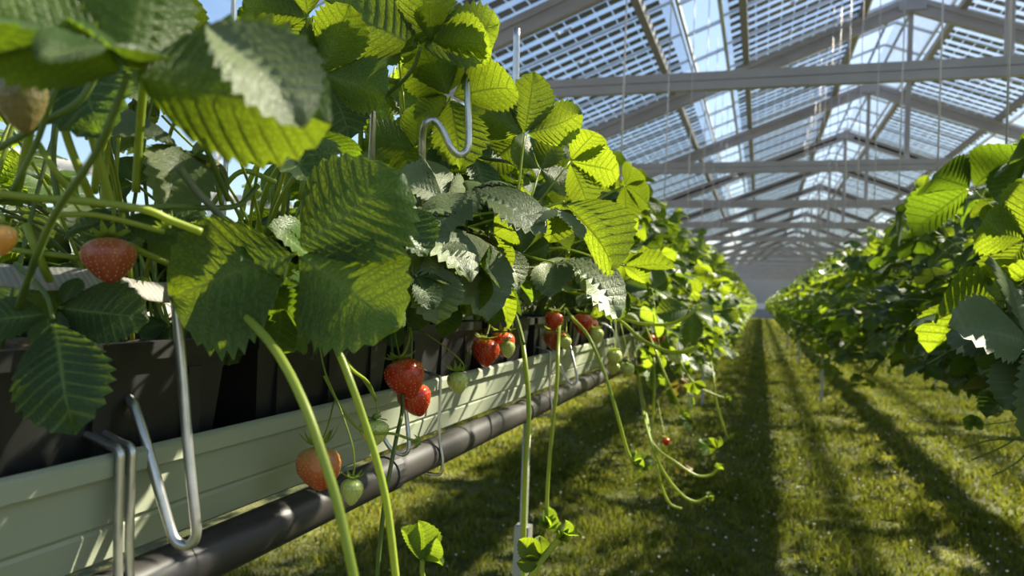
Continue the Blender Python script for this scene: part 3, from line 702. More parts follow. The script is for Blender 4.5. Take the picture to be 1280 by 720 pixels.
def hl(y, j, tip, n, matname='leaf', pet=None, r=None, pr=0.0017, pmat='stem', plant=None, **kw):
    """hand-placed leaf: junction and centre-leaflet tip as (x, y, D), normal as (right, up, towards viewer)"""
    p, q = at(*j), at(*tip); d = q - p; s = d.length / 1.03
    pl = plant or left[y]
    kw.setdefault('seed', len(heroes) % 9)
    heroes.append((j[0], j[1], max(j[2], tip[2]), r or d.length * FPX / j[2] * 1.25))
    pts = [at(*k) for k in pet] if isinstance(pet, list) else pet
    if isinstance(pet, list): pts = pts
    return pl.leaf(p, d, cdir(*n), s, matname, petiole=pts, pr=pr, pmat=pmat, **kw)
base = lambda y: tuple(proj(left[y].base))
# --- the large front leaf
hl(.80, (371, 316, .56), (497, 405, .545), (-.22, .28, .95), 'leaf', pet=[(300, 372, .74), (320, 345, .66), (345, 330, .60)], spread=76, spread2=128, lat=(1.06, 1.12), fold=.10, droop=.22, ripple=.045, tilt=.10, seed=2, W=.56)
for q in (((330, 345, .64), (345, 400, .64)), ((425, 350, .68), (440, 400, .66)), ((462, 330, .64), (500, 372, .63)), ((265, 350, .64), (250, 395, .62)), ((520, 345, .74), (545, 380, .72))):  # hidden leaves added behind it to shade the gutter
    hl(.80 if q[0][0] < 400 else 1.0, *q, (.3, .75, .55), 'leaf_dark', spread=85, lat=(1, 1), fold=.2, droop=.4, r=40)
# --- blurred leaf at the top left
hl(.40, (160, 92, .335), (180, -60, .36), (-.30, .72, -.62), 'leaf', pet=[(10, 420, .56), (60, 285, .42), (120, 190, .35)], spread=84, lat=(1.3, .9), fold=.42, droop=.7, tilt=-.5, seed=3, pmat='stem_dark', pr=.002)
hl(.40, (140, 60, .30), (-60, 25, .30), (.0, .95, .3), 'leaf_dark', pet=False, spread=70, lat=(.45, .8), fold=.25, droop=.5, seed=4)
hl(.40, (255, 28, .325), (392, 116, .31), (.35, .75, .55), 'leaf_grey', pet=False, spread=80, lat=(.0, .0), fold=.35, droop=.55, seed=5)
hl(.60, (235, 110, .55), (285, 160, .50), (-.1, .9, -.35), 'leaf_dark', spread=82, lat=(1.1, 1.0), fold=.25, droop=.5, seed=6)
hl(.60, (60, 70, .52), (-30, 100, .48), (0, .8, .4), 'leaf_dark', spread=82, fold=.2, droop=.6, seed=1)
hl(.60, (95, 60, .5), (110, 150, .46), (-.1, .55, .8), 'leaf_dark', spread=90, lat=(1, 1), seed=7)
hl(.80, (210, 60, .62), (240, -20, .60), (0, .4, -.9), 'leaf', seed=2)
hl(.80, (225, 185, .62), (218, 248, .57), (.72, .42, .54), 'leaf_grey', spread=70, lat=(.75, 1.0), fold=.55, droop=.5, seed=4)
hl(.80, (300, 200, .70), (318, 152, .70), (-.2, .3, -.9), 'leaf_young', spread=48, lat=(.9, .7), fold=.5, seed=1)
hl(.80, (330, 168, .66), (398, 200, .60), (.15, .9, .3), 'leaf_dark', spread=85, lat=(1.0, .7), seed=8)
hl(1.0, (402, 92, .82), (440, 5, .80), (.1, .3, -.9), 'leaf', spread=80, lat=(1.0, 1.3), fold=.35, pet=[(330, 300, .95), (375, 150, .86)], pr=.0024, seed=3)
hl(1.0, (386, 22, .80), (300, 5, .78), (-.1, .4, -.85), 'leaf', spread=75, lat=(1.0, 1.0), pet=[(378, 70, .82)], pr=.0026, seed=5)
hl(1.0, (395, 98, .85), (375, 58, .84), (.5, .2, -.8), 'leaf_young', spread=60, lat=(.9, .9), fold=.6, pet=[(380, 165, .88)], pr=.0018, seed=6)
hl(1.0, (410, 105, .90), (440, 160, .86), (.2, .5, .8), 'leaf_dark', spread=95, lat=(1.1, 1.1), seed=1)
# --- bright backlit leaves on top
hl(1.20, (526, 60, .88), (535, -42, .86), (.15, .30, -.93), 'leaf', spread=72, lat=(1.12, 1.35), fold=.22, droop=.35, ripple=.045, pet=[(330, 250, 1.05), (392, 175, .98), (470, 128, .93), (512, 92, .90)], pmat='stem_dark', pr=.0026, seed=4)
hl(1.20, (538, 52, .87), (622, 50, .85), (.1, .62, -.7), 'leaf', spread=82, lat=(.0, .6), fold=.3, droop=.5, pet=False, seed=7)
hl(1.20, (495, 40, .93), (462, 85, .90), (.3, .4, -.8), 'leaf', spread=80, lat=(1.1, .8), seed=2)
hl(1.45, (563, 121, .93), (652, 98, .91), (.1, .55, -.8), 'leaf', spread=100, lat=(1.0, 1.0), fold=.3, droop=.5, pet=[(505, 205, 1.1), (535, 170, 1.02), (552, 145, .96)], pr=.0016, seed=5)
hl(1.45, (560, 118, .95), (505, 82, .95), (-.1, .5, -.8), 'leaf', spread=70, lat=(.9, .8), pet=False, seed=6)
hl(1.45, (520, 185, 1.0), (525, 130, 1.0), (0, .3, -.9), 'leaf_young', spread=82, lat=(1.0, 1.2), seed=3)
hl(1.45, (495, 172, 1.02), (450, 205, 1.0), (0, .4, -.8), 'leaf_young', spread=82, lat=(1.0, 1.0), seed=8)
hl(1.45, (588, 195, 1.0), (615, 235, .97), (.3, .55, .6), 'leaf_dark', spread=90, lat=(1.1, 1.1), seed=2)
hl(1.20, (656, 168, 1.04), (668, 92, 1.04), (.25, .2, -.9), 'leaf', spread=68, lat=(1.0, 1.05), fold=.35, droop=.3, pet=[(600, 350, 1.25), (640, 270, 1.05)], pr=.0017, seed=3)
hl(1.20, (650, 172, 1.1), (592, 140, 1.1), (-.1, .4, -.85), 'leaf', spread=75, lat=(1.0, .9), seed=5)
hl(1.20, (675, 212, 1.08), (695, 172, 1.1), (-.1, .45, -.85), 'leaf', spread=80, lat=(1.25, 1.1), fold=.3, pet=[(600, 350, 1.25), (655, 265, 1.06)], pr=.0015, seed=1)
hl(1.20, (712, 202, 1.06), (780, 212, 1.04), (.0, .5, -.85), 'leaf', spread=60, lat=(.9, .9), fold=.2, pet=[(600, 350, 1.25), (676, 250, 1.05)], pr=.0015, seed=7)
hl(1.45, (780, 232, 1.15), (818, 252, 1.12), (.1, .6, -.7), 'leaf', spread=70, lat=(1.0, .9), seed=2)
# --- grey leaves, the sun's sheen painted into their base colour
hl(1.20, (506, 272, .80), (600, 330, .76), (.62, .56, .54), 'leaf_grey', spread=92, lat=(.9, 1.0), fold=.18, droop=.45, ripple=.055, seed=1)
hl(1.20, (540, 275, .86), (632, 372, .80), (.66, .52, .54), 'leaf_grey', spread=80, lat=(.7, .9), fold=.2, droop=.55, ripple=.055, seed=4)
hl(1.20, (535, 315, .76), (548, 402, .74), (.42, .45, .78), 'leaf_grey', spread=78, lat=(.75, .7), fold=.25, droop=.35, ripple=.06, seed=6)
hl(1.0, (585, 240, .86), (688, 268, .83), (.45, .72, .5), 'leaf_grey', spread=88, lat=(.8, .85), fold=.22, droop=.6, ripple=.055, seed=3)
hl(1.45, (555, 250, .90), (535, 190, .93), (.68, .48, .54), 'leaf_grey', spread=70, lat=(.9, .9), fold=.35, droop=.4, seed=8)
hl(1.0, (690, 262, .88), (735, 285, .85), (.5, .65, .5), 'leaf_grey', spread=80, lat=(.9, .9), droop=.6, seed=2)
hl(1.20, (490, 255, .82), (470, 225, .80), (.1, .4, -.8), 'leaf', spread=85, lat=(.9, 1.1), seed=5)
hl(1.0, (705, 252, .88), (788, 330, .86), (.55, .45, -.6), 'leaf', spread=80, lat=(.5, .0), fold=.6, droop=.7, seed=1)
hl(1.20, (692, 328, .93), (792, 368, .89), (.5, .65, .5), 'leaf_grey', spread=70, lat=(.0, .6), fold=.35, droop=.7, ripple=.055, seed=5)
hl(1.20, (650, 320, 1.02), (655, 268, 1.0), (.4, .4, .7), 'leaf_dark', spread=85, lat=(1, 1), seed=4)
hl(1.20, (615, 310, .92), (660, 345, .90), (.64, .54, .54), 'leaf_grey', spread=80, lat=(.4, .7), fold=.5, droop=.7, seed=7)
hl(1.45, (780, 332, 1.15), (845, 328, 1.12), (.1, .8, -.5), 'leaf', spread=60, lat=(.6, .6), fold=.4, droop=.3, seed=3)
hl(1.95, (775, 352, 1.4), (765, 400, 1.38), (-.2, .2, .9), 'leaf_dark', spread=85, lat=(.7, 1.0), seed=6)
hl(2.25, (862, 385, 1.9), (866, 428, 1.87), (.3, .1, .9), 'leaf', spread=80, lat=(1.0, 1.0), seed=2)
# --- shaded leaves at the lower left
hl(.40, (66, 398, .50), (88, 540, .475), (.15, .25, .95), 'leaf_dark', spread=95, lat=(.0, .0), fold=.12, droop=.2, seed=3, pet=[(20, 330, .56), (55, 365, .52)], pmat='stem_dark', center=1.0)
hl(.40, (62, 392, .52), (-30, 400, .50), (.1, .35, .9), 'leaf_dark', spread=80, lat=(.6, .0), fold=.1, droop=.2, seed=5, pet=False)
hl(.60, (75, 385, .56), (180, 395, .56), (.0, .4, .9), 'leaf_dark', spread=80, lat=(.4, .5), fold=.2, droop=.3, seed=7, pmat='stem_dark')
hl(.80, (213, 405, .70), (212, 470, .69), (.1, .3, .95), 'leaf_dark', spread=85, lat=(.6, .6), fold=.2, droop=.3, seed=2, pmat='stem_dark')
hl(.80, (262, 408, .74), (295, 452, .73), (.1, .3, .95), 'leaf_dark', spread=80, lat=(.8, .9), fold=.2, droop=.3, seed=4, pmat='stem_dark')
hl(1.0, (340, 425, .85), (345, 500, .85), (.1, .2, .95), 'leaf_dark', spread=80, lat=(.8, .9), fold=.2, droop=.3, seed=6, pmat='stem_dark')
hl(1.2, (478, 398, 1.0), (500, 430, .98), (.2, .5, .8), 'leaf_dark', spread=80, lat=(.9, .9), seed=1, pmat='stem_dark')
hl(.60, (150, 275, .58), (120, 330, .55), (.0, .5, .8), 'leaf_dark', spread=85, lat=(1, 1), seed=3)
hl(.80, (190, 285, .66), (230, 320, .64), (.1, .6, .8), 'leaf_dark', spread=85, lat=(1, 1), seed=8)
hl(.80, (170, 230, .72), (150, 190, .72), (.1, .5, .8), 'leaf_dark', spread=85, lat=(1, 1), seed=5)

# --- runners and stalks in front of the gutter
P = left
P[.80].stemp('runner', [(215, 325, .72), (262, 360, .65), (290, 380, .58), (340, 432, .51), (378, 500, .475), (410, 590, .46), (428, 655, .455), (447, 745, .45)], 5.4)
P[1.0].stemp('runner', [(380, 340, .80), (402, 398, .58), (424, 442, .56), (440, 482, .55), (456, 528, .55), (472, 580, .55), (485, 640, .55), (497, 740, .55)], 4.6)
P[1.0].stemp('runner', [(500, 470, .9), (503, 510, .85), (495, 550, .80), (482, 620, .78), (474, 690, .78), (470, 745, .78)], 2.6, 'stem_dark')
P[1.70].stemp('runner', [(640, 385, 1.45), (648, 405, 1.3), (655, 440, 1.2), (661, 510, 1.17), (657, 580, 1.16), (655, 650, 1.16), (654, 745, 1.16)], 3.0)
P[1.95].stemp('runner', [(700, 395, 1.7), (698, 430, 1.45), (696, 480, 1.4), (690, 540, 1.4), (685, 600, 1.4), (683, 648, 1.4)], 2.2)
P[2.55].stemp('runner', [(706, 385, 1.9), (716, 398, 1.6), (735, 420, 1.5), (755, 465, 1.47), (772, 520, 1.46), (783, 560, 1.46), (791, 578, 1.46)], 2.1)
P[3.20].stemp('runner', [(735, 375, 2.6), (760, 390, 1.9), (790, 402, 1.7), (830, 406, 1.6), (855, 398, 1.56), (872, 386, 1.55)], 1.8)
P[3.20].stemp('runner', [(745, 380, 2.6), (778, 403, 1.9), (800, 423, 1.75), (830, 438, 1.7), (855, 440, 1.66), (873, 433, 1.65)], 2.2)
for q in ([(800, 395, 2.6), (812, 420, 2.2), (832, 470, 2.1), (848, 505, 2.1), (853, 520, 2.1)], [(838, 400, 3.0), (850, 450, 2.5), (868, 480, 2.3), (890, 492, 2.3), (906, 498, 2.3)],
          [(790, 405, 3.0), (794, 450, 2.6), (800, 490, 2.4), (812, 548, 2.1), (830, 590, 2.1), (852, 618, 2.1), (870, 627, 2.1), (884, 621, 2.1)], [(790, 405, 3.0), (794, 450, 2.6), (804, 500, 2.4), (815, 552, 2.1), (845, 578, 2.1), (870, 594, 2.1), (888, 594, 2.1), (897, 586, 2.1)],
          [(790, 405, 3.0), (794, 450, 2.6), (800, 480, 2.4), (818, 570, 2.1), (828, 610, 2.1), (838, 630, 2.1), (852, 636, 2.1)], [(815, 410, 2.7), (818, 470, 2.4), (816, 520, 2.4), (812, 545, 2.4)], [(880, 420, 3.1), (890, 460, 2.7), (895, 500, 2.6), (905, 535, 2.6), (910, 548, 2.6)]):
    P[3.55].stemp('runner', q, 1.5)
# upright petioles and horizontal runners at the left
for q, r_, mt in (([(180, 100, .55), (174, 170, .56), (170, 240, .57)], 5.2, 'stem'), ([(216, 96, .55), (238, 145, .56), (262, 195, .57), (285, 250, .6)], 3.6, 'stem_dark'),
                  ([(70, 105, .50), (82, 165, .51), (100, 215, .52), (118, 258, .54)], 5.0, 'stem'), ([(104, 128, .50), (118, 180, .51), (140, 258, .53)], 5.5, 'stem'),
                  ([(48, 180, .48), (70, 215, .48), (98, 250, .5)], 4.2, 'stem'), ([(38, 160, .47), (28, 210, .48), (20, 246, .5)], 5.6, 'stem'), ([(152, 105, .52), (140, 150, .52), (125, 190, .53), (118, 240, .55)], 5.0, 'stem'),
                  ([(90, 65, .45), (66, 120, .45), (45, 180, .46), (15, 240, .47)], 3.8, 'stem_dark'), ([(128, 80, .46), (100, 125, .46), (60, 150, .46), (-10, 190, .46)], 4.5, 'stem_dark'),
                  ([(32, 280, .55), (42, 305, .55), (55, 335, .56), (62, 350, .57)], 5.0, 'stem'), ([(70, 150, .6), (66, 200, .6), (72, 250, .6)], 4.0, 'stem_dark'), ([(134, 150, .6), (132, 210, .6), (128, 260, .6)], 4.2, 'stem')):
    P[.60].stemp('petiole', q, r_, mt)
P[.60].stemp('runner', [(-30, 238, .46), (40, 247, .47), (110, 252, .48), (180, 262, .49), (215, 276, .50), (252, 290, .51)], 5.0)
P[.60].stemp('runner', [(150, 262, .52), (220, 258, .56), (270, 260, .60), (300, 255, .64), (322, 232, .66)], 3.6, 'stem_dark')
P[.60].stemp('runner', [(60, 262, .50), (80, 268, .50), (110, 268, .51), (150, 275, .52), (205, 290, .54)], 3.6)
P[.60].stemp('fruit_stalk', [(158, 304, .565), (180, 316, .58), (212, 330, .60)], 4.4)
P[.60].stemp('fruit_stalk', [(15, 312, .55), (60, 318, .56), (100, 322, .57)], 3.4)
P[.80].stemp('cut_stalk', [(223, 208, .56), (245, 238, .57), (268, 262, .58), (288, 288, .60)], 5.2, 'stem_grey')
for q in ([(330, 300, .95), (350, 250, .9), (372, 215, .88), (395, 180, .88)], [(320, 300, .95), (330, 245, .92), (348, 210, .9), (366, 195, .88)], [(300, 280, .9), (310, 232, .9), (330, 190, .88), (345, 150, .88)], [(262, 260, .8), (300, 215, .8), (345, 228, .8)],
          [(352, 290, .95), (362, 190, .93), (380, 120, .92), (384, 100, .92)], [(345, 300, .95), (340, 235, .93)]):
    P[1.0].stemp('petiole', q, 3.4)
for q in ([(375, 250, .9), (392, 150, .88), (400, 115, .86)], [(450, 200, 1.0), (452, 150, 1.0), (458, 80, 1.0)], [(500, 230, 1.05), (503, 170, 1.05), (502, 115, 1.05)]):
    P[1.20].stemp('petiole', q, 3.2)

# --- berries
def berry(y, x, py, D, w_, h_, matname, axis, label, stalk=None, seeds='seed', hi=True, seed=0, sr=0.9, calyx=True, csize=1.0, reflex=0.5):
    ax = R_ * axis[0] - U_ * axis[1] + (-_F) * (axis[2] if len(axis) > 2 else 0.0)
    o, top = P[y].berry(at(x, py, D), w_ * D / FPX, h_ * D / FPX, matname, ax, label, seeds, hi, seed, calyx, csize, reflex)
    if stalk:
        pts = [at(*q) for q in stalk] + [top - Vector(ax).normalized() * 0.004, top + Vector(ax).normalized() * 0.002]
        P[y].stem('fruit_stalk', pts, sr * 0.001, 'stem')
berry(1.20, 506, 474, .88, 51, 52, 'ripe', (.25, 1, .15), 'plump ripe red strawberry', [(498, 380, 1.15), (494, 412, .98), (498, 438, .90)], seed=1)
berry(1.20, 519, 501, .91, 42, 42, 'ripe', (.25, 1, 0), 'ripe red strawberry behind the larger one', [(505, 380, 1.15), (514, 410, 1.0), (514, 460, .95)], seed=2)
P[1.20].stemp('fruit_stalk', [(486, 395, 1.1), (488, 420, .96), (492, 452, .9)], 1.6, 'stem_dark'); P[1.20].stemp('fruit_stalk', [(508, 395, 1.1), (512, 415, 1.0), (508, 435, .95), (500, 448, .92)], 1.6)
berry(1.45, 572, 479, .98, 27, 29, 'unripe', (.05, 1, 0), 'small green strawberry', [(500, 400, 1.15), (530, 416, 1.02), (558, 435, .99), (577, 452, .98), (580, 463, .98)], seeds='seed_dark', seed=3, csize=1.2, reflex=.9)
berry(1.0, 467, 541, .76, 38, 33, 'unripe', (.0, 1, .1), 'green strawberry', [(425, 440, .8), (450, 470, .78), (468, 498, .765), (472, 515, .76)], seeds='seed_dark', seed=4, csize=1.05, reflex=.35)
berry(1.0, 439, 615, .70, 30, 34, 'unripe', (-.1, 1, .1), 'green strawberry hanging lowest', [(395, 405, .8), (405, 460, .73), (425, 510, .71), (440, 555, .70), (443, 580, .70)], seeds='seed_dark', seed=5, csize=1.15, reflex=.7)
berry(1.0, 398, 586, .76, 56, 56, 'blush', (.02, 1, .1), 'half-ripe orange pink strawberry', [(418, 500, .85), (412, 525, .79), (405, 545, .765)], seed=6, csize=1.0, reflex=1.1)
P[1.0].stemp('fruit_stalk', [(405, 470, .76), (430, 515, .75), (455, 540, .74), (490, 542, .74), (512, 549, .74), (524, 554, .74)], 1.8)
P[1.0].stemp('fruit_stalk', [(424, 442, .57), (440, 462, .62), (460, 478, .7), (470, 500, .74)], 2.0)
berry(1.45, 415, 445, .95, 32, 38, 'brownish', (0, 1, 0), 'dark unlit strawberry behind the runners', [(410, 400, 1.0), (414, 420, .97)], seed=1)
def bud(y, x, py, D, s, ax=(0, 1)):
    o = obj('flower_bud', calyx_mesh(3, .9), P[y].root); a = (R_ * ax[0] - U_ * ax[1]).normalized(); x_, y_, z_ = frame(a.orthogonal(), a)
    mm = Matrix.Identity(4); p = at(x, py, D) - P[y].base
    for i in range(3): mm[i][0], mm[i][1], mm[i][2], mm[i][3] = x_[i] * s, y_[i] * s, z_[i] * s, p[i]
    o.matrix_basis = mm
bud(1.0, 526, 555, .74, .022, (-.8, -.3)); bud(.60, 212, 285, .52, .02, (-.5, -.6)); bud(.60, 178, 345, .57, .016, (0, 1))
berry(.60, 135, 326, .55, 64, 58, 'brownish', (.12, 1, .2), 'red-brown strawberry with pale shoulder', None, seed=2, reflex=.6)
berry(.40, 2, 300, .45, 34, 40, 'orange', (.0, 1, .1), 'orange strawberry cut by the picture edge', [(-30, 230, .46), (-10, 250, .45), (0, 268, .45)], seed=3, reflex=.3)
berry(.40, 26, 128, .40, 62, 80, 'dull', (.1, 1, .1), 'large dull olive-brown unripe strawberry in shade', [(40, 40, .42), (35, 70, .40)], seeds='seed_dark', seed=4)
berry(.60, 130, 108, .50, 28, 30, 'unripe', (.5, .4, .2), 'small dark green strawberry under the top leaf', [(100, 125, .50), (115, 112, .5)], seeds='seed_dark', seed=5)
berry(1.70, 606, 441, 1.30, 36, 36, 'ripe', (-.05, 1, .1), 'ripe red strawberry in the middle of its cluster', [(612, 385, 1.5), (613, 400, 1.38), (610, 415, 1.31)], seed=1)
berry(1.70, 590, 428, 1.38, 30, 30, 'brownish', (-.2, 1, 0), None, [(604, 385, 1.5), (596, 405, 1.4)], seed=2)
berry(1.70, 628, 430, 1.36, 32, 32, 'ripe', (.0, 1, 0), None, [(622, 385, 1.5), (626, 405, 1.4)], seed=3)
berry(1.70, 634, 437, 1.28, 20, 22, 'unripe', (.05, 1, .1), 'small green strawberry in front of the red ones', [(625, 380, 1.5), (640, 400, 1.3), (637, 422, 1.28)], seeds='seed_dark', seed=4)
for q in ([(598, 375, 1.45), (610, 390, 1.35), (628, 398, 1.3), (637, 415, 1.28)], [(620, 370, 1.45), (640, 385, 1.3), (648, 405, 1.25), (655, 430, 1.2)], [(586, 370, 1.4), (600, 384, 1.35), (607, 402, 1.32)]): P[1.70].stemp('fruit_stalk', q, 1.7, 'stem_dark')
berry(2.25, 692, 401, 1.55, 23, 24, 'ripe', (-.2, 1, 0), 'ripe red strawberry above the others', [(706, 380, 1.8), (698, 388, 1.6)], seed=2)
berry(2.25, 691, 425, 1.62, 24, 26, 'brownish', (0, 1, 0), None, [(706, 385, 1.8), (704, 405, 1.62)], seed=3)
berry(2.25, 701, 424, 1.58, 16, 18, 'ripe', (0, 1, 0), None, None, seed=1)
berry(2.25, 706, 429, 1.55, 17, 17, 'unripe', (0, 1, 0), 'small green strawberry', [(708, 395, 1.7), (708, 415, 1.56)], seeds='seed_dark', seed=4)
berry(2.55, 728, 405, 1.75, 26, 28, 'ripe', (-.1, 1, 0), None, [(735, 380, 2.0), (730, 390, 1.8)], seed=5)
berry(2.55, 738, 408, 1.78, 20, 24, 'brownish', (.1, 1, 0), None, [(742, 380, 2.0), (740, 392, 1.8)], seed=6)
berry(2.55, 746, 420, 1.72, 18, 20, 'unripe', (0, 1, 0), 'green strawberry', [(746, 385, 2.0), (746, 408, 1.75)], seeds='seed_dark', seed=5)
berry(2.85, 768, 447, 1.85, 20, 20, 'unripe', (0, 1, 0), None, [(762, 395, 2.2), (768, 425, 1.9)], seeds='seed_dark', seed=3)
berry(2.85, 766, 460, 1.88, 17, 17, 'unripe', (-.2, 1, 0), None, [(770, 400, 2.2), (770, 445, 1.9)], seeds='seed_dark', seed=4)
berry(2.85, 785, 463, 1.82, 17, 17, 'unripe', (.2, 1, 0), None, [(775, 400, 2.2), (785, 445, 1.85)], seeds='seed_dark', seed=5)
berry(3.20, 812, 425, 2.4, 14, 15, 'ripe', (0, 1, 0), None, [(808, 400, 2.7), (811, 415, 2.45)], hi=False)
berry(3.20, 824, 423, 2.5, 13, 14, 'brownish', (0, 1, 0), None, [(822, 400, 2.7), (824, 413, 2.5)], hi=False, seed=1)
berry(3.20, 840, 447, 2.3, 11, 11, 'unripe', (0, 1, 0), None, [(832, 410, 2.6), (838, 436, 2.3)], hi=False, seed=2)
berry(3.20, 846, 450, 2.3, 11, 11, 'unripe', (0, 1, 0), None, [(836, 410, 2.6), (845, 438, 2.3)], hi=False, seed=3)
berry(3.55, 832, 552, 2.2, 10, 11, 'ripe', (0, 1, 0), 'tiny red strawberry low over the grass', [(822, 500, 2.3), (830, 540, 2.2)], hi=False, seed=4)
# young leaves on the runner ends
def young(y, j, tip, n, size_kw=None, mt='leaf_young', **kw):
    p, q = at(*j), at(*tip); d = q - p
    P[y].leaf(p, d, cdir(*n), d.length, mt, petiole=False, **dict(dict(spread=55, fold=.75, droop=.2, seed=len(heroes) % 7), **kw))
P[.80].stemp('runner', [(560, 760, .80), (545, 745, .8), (529, 720, .8), (528, 700, .8)], 3.0)
young(.80, (528, 702, .8), (527, 652, .8), (.5, .2, -.8), spread=38, lat=(.8, .95)); young(.80, (528, 700, .8), (553, 704, .79), (.1, .9, -.2), spread=40, lat=(.6, .0))
P[1.70].stemp('runner', [(655, 735, .98), (672, 706, .98), (690, 684, .98), (700, 672, .98)], 4.2)
young(1.70, (676, 702, .98), (650, 676, .98), (-.2, .6, .7), spread=45, lat=(.8, .8), mt='leaf'); young(1.70, (700, 672, .98), (722, 668, .97), (0, .9, .3), spread=40, lat=(.7, .7)); young(1.70, (701, 672, .98), (708, 652, .97), (.6, .2, .6), spread=35, lat=(.7, .7))
young(1.95, (684, 662, 1.4), (694, 644, 1.4), (.4, .4, .6), spread=45); young(1.95, (684, 660, 1.4), (683, 634, 1.4), (.4, .4, .6), spread=45, lat=(.5, .5))
young(2.55, (791, 578, 1.46), (806, 570, 1.46), (0, .8, .5)); young(3.20, (872, 386, 1.55), (876, 381, 1.55), (0, .8, .5)); young(3.20, (873, 433, 1.65), (877, 429, 1.65), (0, .8, .5))
young(3.55, (884, 621, 2.1), (893, 620, 2.1), (0, .8, .5)); young(3.55, (897, 586, 2.1), (902, 580, 2.1), (0, .8, .5)); young(3.55, (853, 520, 2.1), (862, 514, 2.1), (0, .8, .5)); young(3.55, (906, 498, 2.3), (914, 495, 2.3), (0, .8, .5))
for k in range(10):
    x, y_ = random.uniform(800, 905), random.uniform(470, 590); D = random.uniform(2.2, 2.7); a = random.uniform(0, 6.28)
    young(3.55, (x, y_, D), (x + 16 * math.cos(a), y_ + 16 * math.sin(a), D), (random.uniform(-.5, .6), .6, .5), fold=.4, mt=random.choice(['leaf_young', 'leaf', 'leaf_dry']))

for k in range(30):
    x, y_, D = random.uniform(800, 925), random.uniform(385, 490), random.uniform(2.35, 3.0)
    if y_ > 500 - abs(x - 850) * .9: continue
    pp = at(x, y_, D)
    P[3.55].leaf(pp, Vector((random.uniform(.1, 1), random.gauss(0, .5), random.uniform(-1.2, -.1))), Vector((random.uniform(.3, 1), random.gauss(0, .3), random.uniform(.2, .9))), random.uniform(.05, .08), random.choice(['leaf', 'leaf', 'leaf_dark', 'leaf_young']), pr=.0014, hi=False, **dict(seed=k % 6, fold=.25, droop=.5))
# --- filler leaves of the near plants
VAR = [dict(seed=k, fold=f, droop=d, spread=s) for k, (f, d, s) in enumerate([(.2, .4, 80), (.32, .7, 84), (.15, .55, 78), (.4, .5, 72), (.25, .9, 88), (.3, .3, 82), (.18, .75, 90), (.35, .6, 76)])]
SUNNY = [(at(x, y, D), r_) for x, y, D, r_ in ((560, 305, .78, .05), (600, 345, .77, .05), (545, 370, .75, .04), (640, 255, .845, .05), (715, 275, .86, .04), (540, 215, .92, .03), (745, 345, .91, .05), (640, 330, .92, .03), (506, 474, .88, .02), (572, 479, .98, .015), (606, 441, 1.3, .02), (467, 541, .76, .012), (398, 586, .76, .01), (225, 210, .6, .03))]
def blocked(p, size, clear=None):
    for q, r_ in SUNNY:
        v = Vector(p) - q; t = v.dot(sd_)
        if t > 0.01 and (v - sd_ * t).length < r_ + size * .75: return True
    x, y, D = proj(p); rp = size * FPX / max(D, .05) * 0.9
    if D < 0.60: return True
    if clear and clear(x, y, D, rp): return True
    for hx, hy, hD, hr in heroes:
        if (x - hx) ** 2 + (y - hy) ** 2 < (hr + rp) ** 2 * 0.8 and D < hD + 0.05: return True
    return False
def clear_left(x, y, D, rp):
    if 150 < x < 945 and y + rp * .8 > np.interp(x, [150, 770, 800, 830, 880, 930], [405, 405, 430, 505, 500, 430]): return True
    if x <= 150 and y + rp > 370 and D < .8: return True
    if x < 330 and 150 < y < 260 and x > 100 and D < 1.4: return True          # gap of daylight between the stems
    # upper outline of the row against the roof
    lim = np.interp(x, [560, 640, 690, 740, 800, 860, 910, 945], [-50, 20, 95, 150, 215, 265, 310, 365])
    if x > 560 and y - rp * .35 < lim: return True
    return False
# leaves added on sun rays to shade the near end of the gutter and pots
def shade_leaves():
    done = []; lit = [at(430, 245, .55), at(475, 290, .55), at(445, 340, .55), at(400, 270, .56), at(270, 330, .56)]
    for k in range(6000):
        if len(done) >= 16: break
        gy, gz = random.uniform(.28, .95), ZG - random.uniform(-.05, .085)
        p = Vector((-.45, gy, gz)) + sd_ * random.uniform(.08, .46); x, y, D = proj(p)
        ok = (((x - 360) / 135) ** 2 + ((y - 300) / 80) ** 2 < 1 and D > .60) or (425 < x < 515 and 200 < y < 330 and D > .60) or (520 < x < 640 and 285 < y < 375 and D > .84)
        if not ok or any((p - q).length < .052 for q in done): continue
        if any((p - q - sd_ * (p - q).dot(sd_)).length < .055 and (p - q).dot(sd_) > 0 for q in lit): continue
        done.append(p); pl = left[.80] if gy < .7 else left[1.0]
        pl.leaf(p - R_ * .02, cdir(random.uniform(-.3, 1), random.uniform(-.9, .1), random.uniform(-.2, .5)), sd_ + Vector((random.gauss(0, .2), random.gauss(0, .2), random.gauss(0, .2))), .062, random.choice(['leaf_dark', 'leaf']), pmat='stem_dark', **random.choice(VAR))
    return done
SHADE = shade_leaves()
